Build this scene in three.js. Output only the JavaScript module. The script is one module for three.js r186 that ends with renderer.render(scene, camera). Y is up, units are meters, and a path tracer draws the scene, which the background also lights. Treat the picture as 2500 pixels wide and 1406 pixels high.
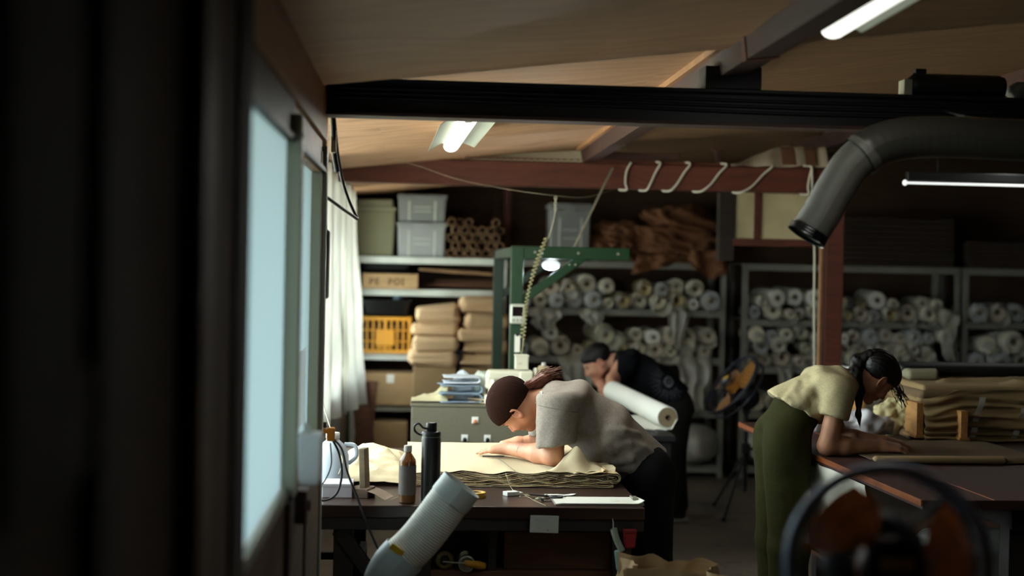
import * as THREE from 'three';
import { RoundedBoxGeometry } from 'three/addons/geometries/RoundedBoxGeometry.js';
import { mergeGeometries, mergeVertices } from 'three/addons/utils/BufferGeometryUtils.js';
import { RectAreaLightUniformsLib } from 'three/addons/lights/RectAreaLightUniformsLib.js';

RectAreaLightUniformsLib.init();
const scene = new THREE.Scene();

// ---------------------------------------------------------------- camera (x right, y up, looking down -z along the window wall)
const W = 2500, H = 1406, FOCAL = 3400, rad = THREE.MathUtils.degToRad;
const camera = new THREE.PerspectiveCamera(2 * THREE.MathUtils.radToDeg(Math.atan(H / 2 / FOCAL)), W / H, 0.1, 60);
camera.position.set(0, 1.72, 0);
camera.rotation.set(rad(-0.81), rad(-3.89), rad(1.2), 'YXZ');
camera.focus = 5.75;
camera.userData.fStop = 1.35;

// ---------------------------------------------------------------- sky (an even overcast) and exposure
scene.background = new THREE.Color(0.96, 0.985, 1.0);
scene.backgroundIntensity = 10;
// a high sun from behind the building: it lights the yard, which throws light up to the ceiling
const sun = new THREE.DirectionalLight(new THREE.Color(1, 0.93, 0.82), 70);
sun.position.set(14, 26, -4); sun.target.position.set(-4, 0, -6); sun.castShadow = true; sun.shadow.mapSize.set(2048, 2048);
Object.assign(sun.shadow.camera, { left: -16, right: 16, top: 16, bottom: -16, near: 1, far: 70 });
scene.add(sun, sun.target);
const renderer = new THREE.WebGLRenderer({ antialias: true });
renderer.toneMapping = THREE.LinearToneMapping;
renderer.toneMappingExposure = 1.0;
renderer.shadowMap.enabled = true;
const LAMP_NEAR = 16, LAMP_FAR = 58, LAMP_DEEP = 8;   // luminance of the fluorescent fittings

// ---------------------------------------------------------------- helpers
const V = (x, y, z) => new THREE.Vector3(x, y, z);
function rng(seed) { let a = seed >>> 0; return () => { a |= 0; a = a + 0x6D2B79F5 | 0; let t = Math.imul(a ^ a >>> 15, 1 | a); t = t + Math.imul(t ^ t >>> 7, 61 | t) ^ t; return ((t ^ t >>> 14) >>> 0) / 4294967296; }; }
const clamp = THREE.MathUtils.clamp, lerp = THREE.MathUtils.lerp, sstep = (a, b, x) => { const t = clamp((x - a) / (b - a), 0, 1); return t * t * (3 - 2 * t); };
const hash = (x, y, z) => { let h = Math.imul(x, 374761393) + Math.imul(y, 668265263) + Math.imul(z, 1274126177) | 0; h = Math.imul(h ^ h >>> 13, 1274126177); return ((h ^ h >>> 16) >>> 0) / 4294967296; };
function noise(x, y = 0, z = 0, p = 0) {            // smooth value noise in -1..1, periodic when p > 0
  const ix = Math.floor(x), iy = Math.floor(y), iz = Math.floor(z), w = (i) => p ? ((i % p) + p) % p : i;
  const f = (t) => t * t * (3 - 2 * t), u = f(x - ix), v = f(y - iy), s = f(z - iz), h = (a, b, c) => hash(w(ix + a), w(iy + b), w(iz + c));
  const l = (a, b, t) => a + (b - a) * t;
  return 2 * l(l(l(h(0, 0, 0), h(1, 0, 0), u), l(h(0, 1, 0), h(1, 1, 0), u), v), l(l(h(0, 0, 1), h(1, 0, 1), u), l(h(0, 1, 1), h(1, 1, 1), u), v), s) - 1;
}
const used = new Map();
function numbered(name) { const n = used.get(name) ?? 0; used.set(name, n + 1); return n ? name + '_' + String(n).padStart(3, '0') : name; }
function tag(o, label, category, group) { o.userData.label = label; o.userData.category = category; if (group) o.userData.group = group; return o; }
function thing(name, label, category, at = [0, 0, 0], turn = 0, group) {
  const o = new THREE.Group(); o.name = numbered(name); o.position.set(...at); o.rotation.y = turn; scene.add(o); return tag(o, label, category, group);
}
function uvMetres(g) {
  if (g.userData.own) return g;
  const out = g.index ? g.toNonIndexed() : g, p = out.attributes.position, uv = new Float32Array(p.count * 2), a = V(0, 0, 0), b = V(0, 0, 0), c = V(0, 0, 0), n = V(0, 0, 0);
  if (!out.attributes.normal) out.computeVertexNormals();
  for (let i = 0; i < p.count; i += 3) {
    a.fromBufferAttribute(p, i); b.fromBufferAttribute(p, i + 1); c.fromBufferAttribute(p, i + 2);
    n.copy(b).sub(a).cross(c.clone().sub(a)); const x = Math.abs(n.x), y = Math.abs(n.y), z = Math.abs(n.z);
    [a, b, c].forEach((q, k) => { const [s, t] = x >= y && x >= z ? [q.z, q.y] : y >= z ? [q.x, q.z] : [q.x, q.y]; uv[(i + k) * 2] = s; uv[(i + k) * 2 + 1] = t; });
  }
  out.setAttribute('uv', new THREE.BufferAttribute(uv, 2)); out.userData.own = true; return out;
}
function part(parent, name, geo, mat, label) {
  const m = new THREE.Mesh(mat.map || mat.bumpMap || mat.roughnessMap ? uvMetres(geo) : geo, mat); m.name = name; m.castShadow = m.receiveShadow = true; parent.add(m); if (label) m.userData.label = label; return m;
}
function solo(name, label, category, geo, mat, at = [0, 0, 0], turn = 0, group) {
  const m = part(scene, numbered(name), geo, mat); m.position.set(...at); m.rotation.y = turn; return tag(m, label, category, group);
}
function struct(name, geo, mat, label, parent = scene) {
  const m = part(parent, parent === scene ? numbered(name) : name, geo, mat); if (parent === scene) { m.userData.kind = 'structure'; m.userData.label = label; m.userData.category = name.split('_')[0]; } return m;
}
function structGroup(name, label, at = [0, 0, 0]) { const g = new THREE.Group(); g.name = numbered(name); g.position.set(...at); g.userData.kind = 'structure'; g.userData.label = label; g.userData.category = name.split('_')[0]; scene.add(g); return g; }
function copy(o, at, turn = o.rotation.y, label, group) {
  const c = o.clone(); c.name = numbered(o.name.replace(/_\d{3}$/, '')); c.position.set(...at); c.rotation.y = turn; scene.add(c); if (label) c.userData.label = label; if (group) c.userData.group = group; return c;
}
// geometry: all return BufferGeometry
const box = (w, h, d, x = 0, y = 0, z = 0) => new THREE.BoxGeometry(w, h, d).translate(x, y, z);
const span = (x0, x1, y0, y1, z0, z1) => box(x1 - x0, y1 - y0, z1 - z0, (x0 + x1) / 2, (y0 + y1) / 2, (z0 + z1) / 2);
const rbox = (w, h, d, r = 0.004, x = 0, y = 0, z = 0, s = 2) => new RoundedBoxGeometry(w, h, d, s, Math.min(r, w / 2.01, h / 2.01, d / 2.01)).translate(x, y, z);
const rspan = (x0, x1, y0, y1, z0, z1, r = 0.003) => rbox(x1 - x0, y1 - y0, z1 - z0, r, (x0 + x1) / 2, (y0 + y1) / 2, (z0 + z1) / 2, 1);
function rod(a, b, r1, r2 = r1, seg = 12) {
  const A = V(...a), B = V(...b), d = B.clone().sub(A), g = new THREE.CylinderGeometry(r2, r1, d.length(), seg, 1);
  g.translate(0, d.length() / 2, 0); g.applyQuaternion(new THREE.Quaternion().setFromUnitVectors(V(0, 1, 0), d.normalize())); return g.translate(A.x, A.y, A.z);
}
function bar(a, b, w, h) {                            // square bar from a to b
  const A = V(...a), B = V(...b), d = B.clone().sub(A), L = d.length(), g = new RoundedBoxGeometry(w, h, L, 1, Math.min(w, h) * 0.08);
  const m = new THREE.Matrix4().lookAt(A, B, Math.abs(d.y) > 0.95 * L ? V(0, 0, 1) : V(0, 1, 0)); g.applyMatrix4(m); const c = A.add(B).multiplyScalar(0.5); return g.translate(c.x, c.y, c.z);
}
function tube(pts, r, seg = 40, rs = 8, closed = false) { return new THREE.TubeGeometry(new THREE.CatmullRomCurve3(pts.map((p) => p.isVector3 ? p : V(...p)), closed, 'centripetal'), seg, r, rs, closed); }
const lathe = (pts, seg = 32) => new THREE.LatheGeometry(pts.map(([x, y]) => new THREE.Vector2(Math.max(x, 0.0002), y)), seg);
const merge = (...gs) => mergeGeometries(gs.flat().map((g) => { const o = g.index ? g.toNonIndexed() : g.clone(); for (const k of Object.keys(o.attributes)) if (!['position', 'normal', 'uv'].includes(k)) o.deleteAttribute(k); if (!o.attributes.uv) o.setAttribute('uv', new THREE.BufferAttribute(new Float32Array(o.attributes.position.count * 2), 2)); return o; }));
// a cloth or sheet with thickness: f(u, v) -> [x, y, z]
function sheet(f, nu, nv, t = 0.002) {
  const P = [], idx = [], N = (nu + 1) * (nv + 1), c = V(0, 0, 0), du = V(0, 0, 0), dv = V(0, 0, 0), e = 1e-3;
  for (const side of [1, -1]) for (let j = 0; j <= nv; j++) for (let i = 0; i <= nu; i++) {
    const u = i / nu, v = j / nv; c.set(...f(u, v)); du.set(...f(Math.min(u + e, 1), v)).sub(V(...f(Math.max(u - e, 0), v))); dv.set(...f(u, Math.min(v + e, 1))).sub(V(...f(u, Math.max(v - e, 0))));
    const n = du.cross(dv).normalize().multiplyScalar(side * t / 2); P.push(c.x + n.x, c.y + n.y, c.z + n.z);
  }
  const at = (i, j, s) => s * N + j * (nu + 1) + i;
  for (let j = 0; j < nv; j++) for (let i = 0; i < nu; i++) {
    idx.push(at(i, j, 0), at(i + 1, j, 0), at(i + 1, j + 1, 0), at(i, j, 0), at(i + 1, j + 1, 0), at(i, j + 1, 0));
    idx.push(at(i, j, 1), at(i + 1, j + 1, 1), at(i + 1, j, 1), at(i, j, 1), at(i, j + 1, 1), at(i + 1, j + 1, 1));
  }
  const edge = (a, b) => idx.push(a, b + N, b, a, a + N, b + N);
  for (let i = 0; i < nu; i++) { edge(at(i, 0, 0), at(i + 1, 0, 0)); edge(at(i + 1, nv, 0), at(i, nv, 0)); }
  for (let j = 0; j < nv; j++) { edge(at(0, j + 1, 0), at(0, j, 0)); edge(at(nu, j, 0), at(nu, j + 1, 0)); }
  const g = new THREE.BufferGeometry(); g.setAttribute('position', new THREE.Float32BufferAttribute(P, 3)); g.setIndex(idx); g.computeVertexNormals(); return g;
}
// a single thin surface, for film and cloth that let light through
function veil(f, nu, nv) {
  const P = [], idx = []; for (let j = 0; j <= nv; j++) for (let i = 0; i <= nu; i++) P.push(...f(i / nu, j / nv));
  for (let j = 0; j < nv; j++) for (let i = 0; i < nu; i++) { const a = j * (nu + 1) + i; idx.push(a, a + 1, a + nu + 2, a, a + nu + 2, a + nu + 1); }
  const g = new THREE.BufferGeometry(); g.setAttribute('position', new THREE.Float32BufferAttribute(P, 3)); g.setIndex(idx); g.computeVertexNormals(); return g;
}
function bulge(g, amp, freq, seed = 0) {               // pushes a welded surface in and out along its normals
  let w = g.clone(); w.deleteAttribute('uv'); w.deleteAttribute('normal'); w = mergeVertices(w, 1e-4); w.computeVertexNormals();
  const p = w.attributes.position, n = w.attributes.normal;
  for (let i = 0; i < p.count; i++) { const x = p.getX(i), y = p.getY(i), z = p.getZ(i), d = amp * (noise(x * freq + seed, y * freq, z * freq) + 0.5 * noise(x * freq * 2.3, y * freq * 2.3 + seed, z * freq * 2.3)); p.setXYZ(i, x + n.getX(i) * d, y + n.getY(i) * d, z + n.getZ(i) * d); }
  w.computeVertexNormals(); return w;
}

// ---------------------------------------------------------------- textures (grey multipliers, tiled in metres)
function tex(n, metres, fn, stretch = 1) {
  const d = new Uint8Array(n * n * 4);
  for (let y = 0; y < n; y++) for (let x = 0; x < n; x++) { const c = fn(x / n, y / n), a = Array.isArray(c) ? c : [c, c, c], o = (y * n + x) * 4; for (let k = 0; k < 3; k++) d[o + k] = clamp(Math.round(a[k] * 255), 0, 255); d[o + 3] = 255; }
  const t = new THREE.DataTexture(d, n, n); t.magFilter = THREE.LinearFilter; t.minFilter = THREE.LinearMipmapLinearFilter; t.generateMipmaps = true; t.wrapS = t.wrapT = THREE.RepeatWrapping; t.repeat.set(1 / metres, 1 / metres / stretch); t.colorSpace = THREE.NoColorSpace; t.needsUpdate = true; return t;
}
const fbm = (u, v, p, oct = 4, z = 0) => { let s = 0, a = 0.5, q = p; for (let i = 0; i < oct; i++) { s += a * noise(u * q, v * q, z + i * 7, q); a *= 0.5; q *= 2; } return s; };
const warp = (u, v, z) => fbm(u, v, 3, 3, z);
const T = {};
T.wood = tex(512, 1.2, (u, v) => { const w = warp(u, v, 3) * 0.35, g = noise(u * 6, v * 96 + w * 26, 5, 96), f = noise(u * 24, v * 256, 9, 256); return 0.72 + 0.16 * g + 0.08 * f + 0.16 * fbm(u, v, 4, 3, 2); });
T.ply = tex(512, 2.4, (u, v) => { const w = warp(u, v, 8) * 0.8, fig = Math.sin((v * 14 + w * 5 + 0.6 * u) * 6.283), g = noise(u * 10, v * 128 + w * 20, 4, 128), st = Math.max(0, fbm(u, v, 5, 4, 15)); const k = 0.8 + 0.05 * fig + 0.09 * g + 0.14 * fbm(u, v, 4, 4, 12) - 0.28 * st * st * 4; return [k, k * 0.985, k * 0.96]; });
T.concrete = tex(512, 1.6, (u, v) => { const b = fbm(u, v, 5, 5, 1), s = fbm(u, v, 40, 2, 5); return 0.72 + 0.34 * b + 0.1 * s - (fbm(u, v, 24, 3, 30) > 0.42 ? 0.25 : 0); });
T.weave = tex(256, 0.06, (u, v) => { const a = Math.sin(u * 6.283 * 32), b = Math.sin(v * 6.283 * 32); return 0.86 + 0.08 * a * b + 0.1 * fbm(u, v, 16, 2, 3); });
T.heather = tex(512, 0.25, (u, v) => 0.84 + 0.3 * noise(u * 220, v * 110, 3, 220) * 0.6 + 0.14 * fbm(u, v, 24, 3, 6));
T.blotch = tex(256, 0.8, (u, v) => 0.84 + 0.3 * fbm(u, v, 4, 5, 2));
T.card = tex(256, 0.5, (u, v) => 0.86 + 0.1 * fbm(u, v, 6, 4, 3) + 0.05 * noise(u * 8, v * 128, 2, 128));
T.speck = tex(256, 0.12, (u, v) => 0.86 + 0.28 * noise(u * 128, v * 128, 1, 128) * 0.7 + 0.06 * fbm(u, v, 8, 3, 4));
T.rib = tex(256, 0.1, (u, v) => 0.72 + 0.25 * Math.sin(u * 6.283 * 26) * (0.8 + 0.2 * noise(u * 60, v * 60, 1, 60)));
T.hair = tex(256, 0.12, (u, v) => 0.75 + 0.3 * noise(u * 90, v * 5, 1, 90) + 0.12 * noise(u * 200, v * 10, 4, 200));
const mats = [];
function M(color, rough = 0.8, o = {}) {
  const P = o.transmission || o.clearcoat || o.sheen || o.specularIntensity !== undefined ? THREE.MeshPhysicalMaterial : THREE.MeshStandardMaterial; const m = new P({ color, roughness: rough, ...o }); mats.push(m); return m;
}
const m = {
  floor: M('#65584b', 0.75, { map: T.concrete, bumpMap: T.concrete, bumpScale: 0.003 }),
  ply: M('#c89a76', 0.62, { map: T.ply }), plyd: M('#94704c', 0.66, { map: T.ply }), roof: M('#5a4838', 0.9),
  darkwood: M('#46332a', 0.75, { map: T.wood }), blackwood: M('#33251d', 0.8, { map: T.wood }), redwood: M('#6c3626', 0.6, { map: T.wood, bumpMap: T.wood, bumpScale: 0.002 }), rafter: M('#4a2a20', 0.65, { map: T.wood }),
  pine: M('#c08a4e', 0.6, { map: T.wood }), brownply: M('#6d432a', 0.7, { map: T.wood }), steel: M('#0d0c0c', 0.55), black: M('#0b0b0c', 0.6), gloss: M('#0a0a0b', 0.28),
  alu: M('#8f8d80', 0.42, { metalness: 0.4 }), alud: M('#b0aa94', 0.5, { metalness: 0.3 }), bronze: M('#1c1612', 0.5, { metalness: 0.3 }),
  wall: M('#54402f', 0.85, { map: T.blotch }), wallb: M('#5d4330', 0.85, { map: T.wood }), plaster: M('#8f887a', 0.9, { map: T.blotch }),
  lint: M('#b98658', 0.5, { map: T.ply }), frost: M('#6a8187', 0.96, { transmission: 0.5, thickness: 0, specularIntensity: 0.3 }), pane: M('#f2fbfb', 0.02, { transmission: 1, thickness: 0 }),
  ground: M('#bdb8ad', 0.9, { map: T.concrete }),
  curtain: M('#d8d5cb', 0.98, { transmission: 0.42, thickness: 0, map: T.blotch }),
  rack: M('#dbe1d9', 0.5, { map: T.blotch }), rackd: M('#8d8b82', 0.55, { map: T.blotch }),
  white: M('#d9d8d0', 0.5), paper: M('#dddbd0', 0.85), card: M('#b08f66', 0.85, { map: T.card }), kraft: M('#a98a63', 0.85, { map: T.card }),
  tabletop: M('#3b2620', 0.3, { map: T.wood }), tableframe: M('#241b17', 0.6), canvas: M('#cdbc99', 0.92, { map: T.weave, bumpMap: T.weave, bumpScale: 0.0004 }), canvasedge: M('#dcc598', 0.95, { map: T.weave }),  // canvasedge: canvas lightened in place of light falling on the ply edges
};

// ================================================================ the building
const ROOF0 = 2.368, SLOPE = 0.12, roofAt = (x) => ROOF0 + SLOPE * x;
struct('floor', span(-0.7, 6.2, -0.12, 0, -12.6, 2.6), m.floor, 'worn dark concrete workshop floor');
struct('ground', span(-30, -0.7, -0.35, -0.15, -40, 25), m.ground, 'pale concrete yard outside the windows');
struct('wall_back', span(-0.7, 6.2, 0, 3.4, -12.45, -12.3), m.wallb, 'dark brown boarded wall behind the racks');
struct('wall_right', span(6.05, 6.2, 0, 3.4, -12.45, 2.6), m.wall, 'dark wall at the far side of the workshop');
struct('wall_rear', span(-0.7, 6.2, 0, 3.4, 2.45, 2.6), m.wall, 'dark wall behind the doorway');
{ // near window wall, standing proud of the far one
  const w = structGroup('wall_left', 'dark timber window wall beside the worktable');
  const X0 = -0.42, X1 = -0.32;
  const P = (n, g, mt, l) => struct(n, g, mt, l, w);
  P('lower_wall', span(X0, X1, 0, 1.13, -4.8, -2.55), m.wallb); P('dark_panel', span(X0, X1, 0, 2.45, -2.62, 2.45), m.wall);
  P('lintel', span(X0, X1 + 0.004, 2.14, 2.45, -4.8, -2.55), m.lint); P('return_wall', span(-0.68, X1 - 0.002, 0, 2.45, -4.86, -4.78), m.wallb);
  P('post', rspan(-0.33, -0.288, 0, 2.3, -2.0, -1.9), M('#6b4f3c', 0.6, { map: T.wood })); P('post', rspan(-0.34, -0.312, 0, 2.3, -2.62, -2.45), m.blackwood); P('post', rspan(-0.34, -0.3, 0, 2.3, -1.42, -1.36), m.blackwood);
  P('cover_strip', rspan(-0.33, -0.313, 0.0, 1.12, -4.2, -4.12), m.darkwood); P('cover_strip', rspan(-0.33, -0.305, 0.0, 1.12, -3.62, -3.5), m.darkwood);
}
{ // the two frosted sashes
  const w = structGroup('window_1', 'frosted sliding window with dull aluminium frame');
  const P = (n, g, mt) => struct(n, g, mt, '', w);
  const pane = (x, z0, z1) => new THREE.PlaneGeometry(z1 - z0, 0.88).rotateY(Math.PI / 2).translate(x, 1.593, (z0 + z1) / 2); P('frosted_pane', pane(-0.336, -3.58, -2.62), m.frost); P('frosted_pane', pane(-0.36, -4.72, -3.55), m.frost);
  P('meeting_stile', rspan(-0.345, -0.298, 1.13, 2.1, -3.62, -3.56), m.alud); P('stile', rspan(-0.37, -0.35, 1.13, 2.1, -3.64, -3.6), m.alud);
  P('jamb', rspan(-0.375, -0.312, 0.0, 2.12, -4.80, -4.745), m.alu); P('jamb', rspan(-0.372, -0.326, 1.13, 2.1, -4.74, -4.70), m.alud);
  P('bottom_rail', rspan(-0.37, -0.318, 1.12, 1.152, -4.75, -2.58), m.alu); P('top_rail', rspan(-0.37, -0.322, 2.03, 2.14, -3.62, -2.55), m.bronze); P('top_rail', rspan(-0.37, -0.33, 2.03, 2.14, -4.75, -3.6), m.lint);
  P('guide_rail', rspan(-0.322, -0.314, 2.028, 2.045, -4.75, -2.58), m.bronze); P('roller', rod([-0.318, 2.05, -3.59], [-0.298, 2.05, -3.59], 0.014), m.alu);
}
{ // far window wall
  const w = structGroup('wall_left', 'pale plastered wall under and around the curtained window');
  const P = (n, g, mt) => struct(n, g, mt, '', w);
  P('lower_wall', span(-0.7, -0.56, 0, 0.9, -12.4, -4.84), m.plaster); P('upper_wall', span(-0.7, -0.56, 2.27, 2.6, -12.4, -4.84), m.wallb);
  P('pier', span(-0.7, -0.56, 0.9, 2.27, -12.4, -11.2), m.wallb);
  const f = structGroup('window_2', 'clear glazed window range behind the cream curtain');
  const Q = (n, g, mt) => struct(n, g, mt, '', f);
  for (const d of [4.9, 6.5, 8.1, 9.7, 11.17]) Q('mullion', rspan(-0.66, -0.6, 0.9, 2.27, -d - 0.025, -d + 0.025), m.alu);
  Q('sill', rspan(-0.68, -0.54, 0.88, 0.905, -11.2, -4.86), m.alu); Q('head_rail', rspan(-0.66, -0.6, 2.22, 2.27, -11.2, -4.86), m.alu);
  for (const [a, b] of [[4.925, 6.475], [6.525, 8.075], [8.125, 9.675], [9.725, 11.15]]) Q('pane', span(-0.632, -0.628, 0.92, 2.22, -b, -a), m.pane);
}
{ // ceiling: plywood sheets under a boarded roof, rising away from the windows
  const c = structGroup('ceiling', 'stained plywood sheets on a sloping ceiling', [0, ROOF0, 0]); c.rotation.z = Math.atan(SLOPE);
  const P = (n, g, mt) => struct(n, g, mt, '', c);
  P('roof_deck', span(-0.9, 6.4, 0.03, 0.1, -12.6, 2.6), m.roof);
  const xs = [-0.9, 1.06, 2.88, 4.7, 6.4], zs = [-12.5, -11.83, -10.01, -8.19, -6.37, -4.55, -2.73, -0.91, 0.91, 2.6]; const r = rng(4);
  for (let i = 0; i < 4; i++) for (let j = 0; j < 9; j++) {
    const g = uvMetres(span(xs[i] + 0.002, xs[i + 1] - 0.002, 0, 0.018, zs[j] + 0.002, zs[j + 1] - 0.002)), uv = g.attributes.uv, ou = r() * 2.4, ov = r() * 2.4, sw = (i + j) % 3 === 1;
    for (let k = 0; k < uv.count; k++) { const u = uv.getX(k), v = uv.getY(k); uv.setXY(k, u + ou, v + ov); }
    const s = P('plywood_sheet', g, i ? m.plyd : m.ply); s.position.y = j === 5 ? -0.012 : 0; if (j === 5) s.rotation.x = -0.004;  // darker plywood away from the windows stands in for the weaker light there
  }
}
{ // rafters and beams
  const rf = structGroup('trim_1', 'reddish timber rafter under the plywood ceiling');
  const slopeBox = (x0, x1, drop, z0, z1) => { const g = span(x0, x1, -drop, 0, z0, z1).rotateZ(Math.atan(SLOPE)); return g.translate(0, ROOF0, 0); };
  struct('rafter', slopeBox(1.01, 1.11, 0.1, -8.72, 2.4), m.rafter, '', rf); struct('edge_strip', slopeBox(0.985, 1.012, 0.022, -8.72, 2.4), m.lint, '', rf); struct('rafter_joint', slopeBox(1.006, 1.114, 0.104, -4.35, -4.3), m.redwood, '', rf);
  const r2 = structGroup('trim_2', 'timber rafter over the second worktable'); struct('rafter', slopeBox(2.83, 2.93, 0.1, -12.3, 2.4), m.rafter, '', r2);
  const b = structGroup('trim_3', 'blackened steel beam crossing the ceiling');
  const Z = -4.75, y0 = 2.222, y1 = 2.335;
  struct('bottom_flange', rspan(-0.4, 6.05, y0, y0 + 0.012, Z - 0.06, Z + 0.05, 0.002), m.rafter, '', b); struct('web', span(-0.4, 6.05, y0 + 0.012, y1, Z - 0.012, Z + 0.01), m.steel, '', b); struct('top_flange', rspan(-0.4, 6.05, y1, y1 + 0.012, Z - 0.06, Z + 0.05, 0.002), m.steel, '', b);  // bottom flange: red-brown put in place of warm light along its underside
  struct('packing_block', rspan(0.965, 1.16, y1 + 0.012, 2.425, Z - 0.07, Z + 0.05, 0.004), m.steel, '', b);
  const rb = structGroup('trim_4', 'red-brown timber beam wound with white cord');
  struct('timber', rbox(3.2, 0.155, 0.11, 0.006, 1.1, 2.31, -8.7), m.redwood, '', rb); struct('top_plate', span(-0.5, 2.9, 2.3875, 2.41, -8.74, -8.67), m.redwood, '', rb);
  const ps = structGroup('trim_5', 'red-brown timber post carrying the cord-wound beam');
  struct('post', rspan(2.575, 2.686, 0, 2.235, -8.755, -8.645, 0.005), m.redwood, '', ps); struct('conduit', rod([2.545, 0, -8.66], [2.545, 2.23, -8.66], 0.014), m.lint, '', ps);
  const rs = structGroup('trim_6', 'slim timber stud behind the storage boxes'); struct('stud', rspan(0.735, 0.785, 1.8, 2.44, -11.98, -11.93), m.redwood, '', rs);
}
{ // transom panel beside the post
  const t = structGroup('wall_back', 'pale yellow board panel hung under the red beam');
  const pale = M('#d6c49a', 0.8, { map: T.blotch }); struct('board', span(2.06, 2.19, 1.945, 2.29, -9.03, -9.0), pale, '', t); struct('board', span(2.235, 2.56, 1.945, 2.29, -9.03, -9.0), pale, '', t); struct('cover_strip', rspan(2.19, 2.235, 1.94, 2.29, -9.03, -8.985), m.redwood, '', t); struct('ledge', rspan(2.05, 2.575, 1.9, 1.945, -9.05, -8.97), m.redwood, '', t); struct('side_post', rspan(1.96, 2.06, 1.8, 2.3, -9.08, -8.98), m.blackwood, '', t);
}
// ================================================================ lamps
const wingM = M('#aeb3a6', 0.6);
function battenLamp(at, turn, wing, lum, L, label, roll = 0) {
  const t = thing('ceiling_lamp', label, 'lamp', at, turn); t.rotation.order = 'YXZ'; t.rotation.z = roll;
  part(t, 'housing', rbox(0.09, 0.035, L, 0.006, 0, 0.035, 0), m.white);
  for (const s of [-1, 1]) { const g = sheet((u, v) => [s * (0.04 + wing * u), 0.022 - 0.026 * u - 0.01 * u * u, (v - 0.5) * (L + 0.02)], 6, 1, 0.0015); part(t, 'reflector_wing', g, wingM); }
  const gl = M('#f4f6ee', 0.6, { emissive: new THREE.Color(1.0, 1.0, 0.92), emissiveIntensity: lum > 4 ? 1.35 : 1.0 });
  const cap = new THREE.CapsuleGeometry(0.034, L - 0.07, 6, 16).rotateX(Math.PI / 2).scale(1.15, 0.9, 1); part(t, 'tube', cap, gl);
  for (const s of [-1, 1]) part(t, 'socket', rbox(0.03, 0.05, 0.02, 0.004, 0, 0.012, s * (L / 2 - 0.005)), m.white);
  const l = new THREE.RectAreaLight(new THREE.Color(0.95, 1.0, 0.92), lum, 0.1, L); l.position.set(0, -0.036, 0); l.rotation.x = -Math.PI / 2; t.add(l); return t;
}
battenLamp([1.205, 2.452, -3.562], -0.03, 0.055, LAMP_NEAR, 1.1, 'bare fluorescent batten lamp on the ceiling before the black beam', Math.atan(SLOPE));
battenLamp([0.17, 2.31, -6.2], 0.03, 0.075, LAMP_FAR, 1.28, 'fluorescent batten lamp glowing between the black beam and the red beam', Math.atan(SLOPE));
battenLamp([3.52, 2.505, -7.95], 0.0, 0.06, LAMP_DEEP, 1.1, 'small fluorescent lamp half hidden behind the black duct');
{ const t = thing('tube_lamp', 'slim white tube lamp hanging over the far racks', 'lamp', [2.84, 2.27, -8.0]);
  const gl = M('#f4f6ee', 0.6, { emissive: new THREE.Color(0.95, 0.98, 0.95), emissiveIntensity: 0.9 });
  part(t, 'tube', rod([0, 0, 0], [1.25, 0, 0], 0.007), gl); part(t, 'end_cap', new THREE.SphereGeometry(0.017, 16, 12).scale(0.8, 1, 1), gl); part(t, 'housing', rbox(1.25, 0.05, 0.06, 0.006, 0.64, 0.04, -0.02), m.black); for (const x of [0.2, 1.05]) part(t, 'hanger', rod([x, 0.06, -0.02], [x, roofAt(2.84 + x) - 2.28, -0.02], 0.004), m.black);
  const l = new THREE.RectAreaLight(new THREE.Color(0.95, 1, 0.92), 1.0, 1.2, 0.024); l.position.set(0.63, -0.014, 0); l.rotation.x = -Math.PI / 2; t.add(l); }

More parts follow.
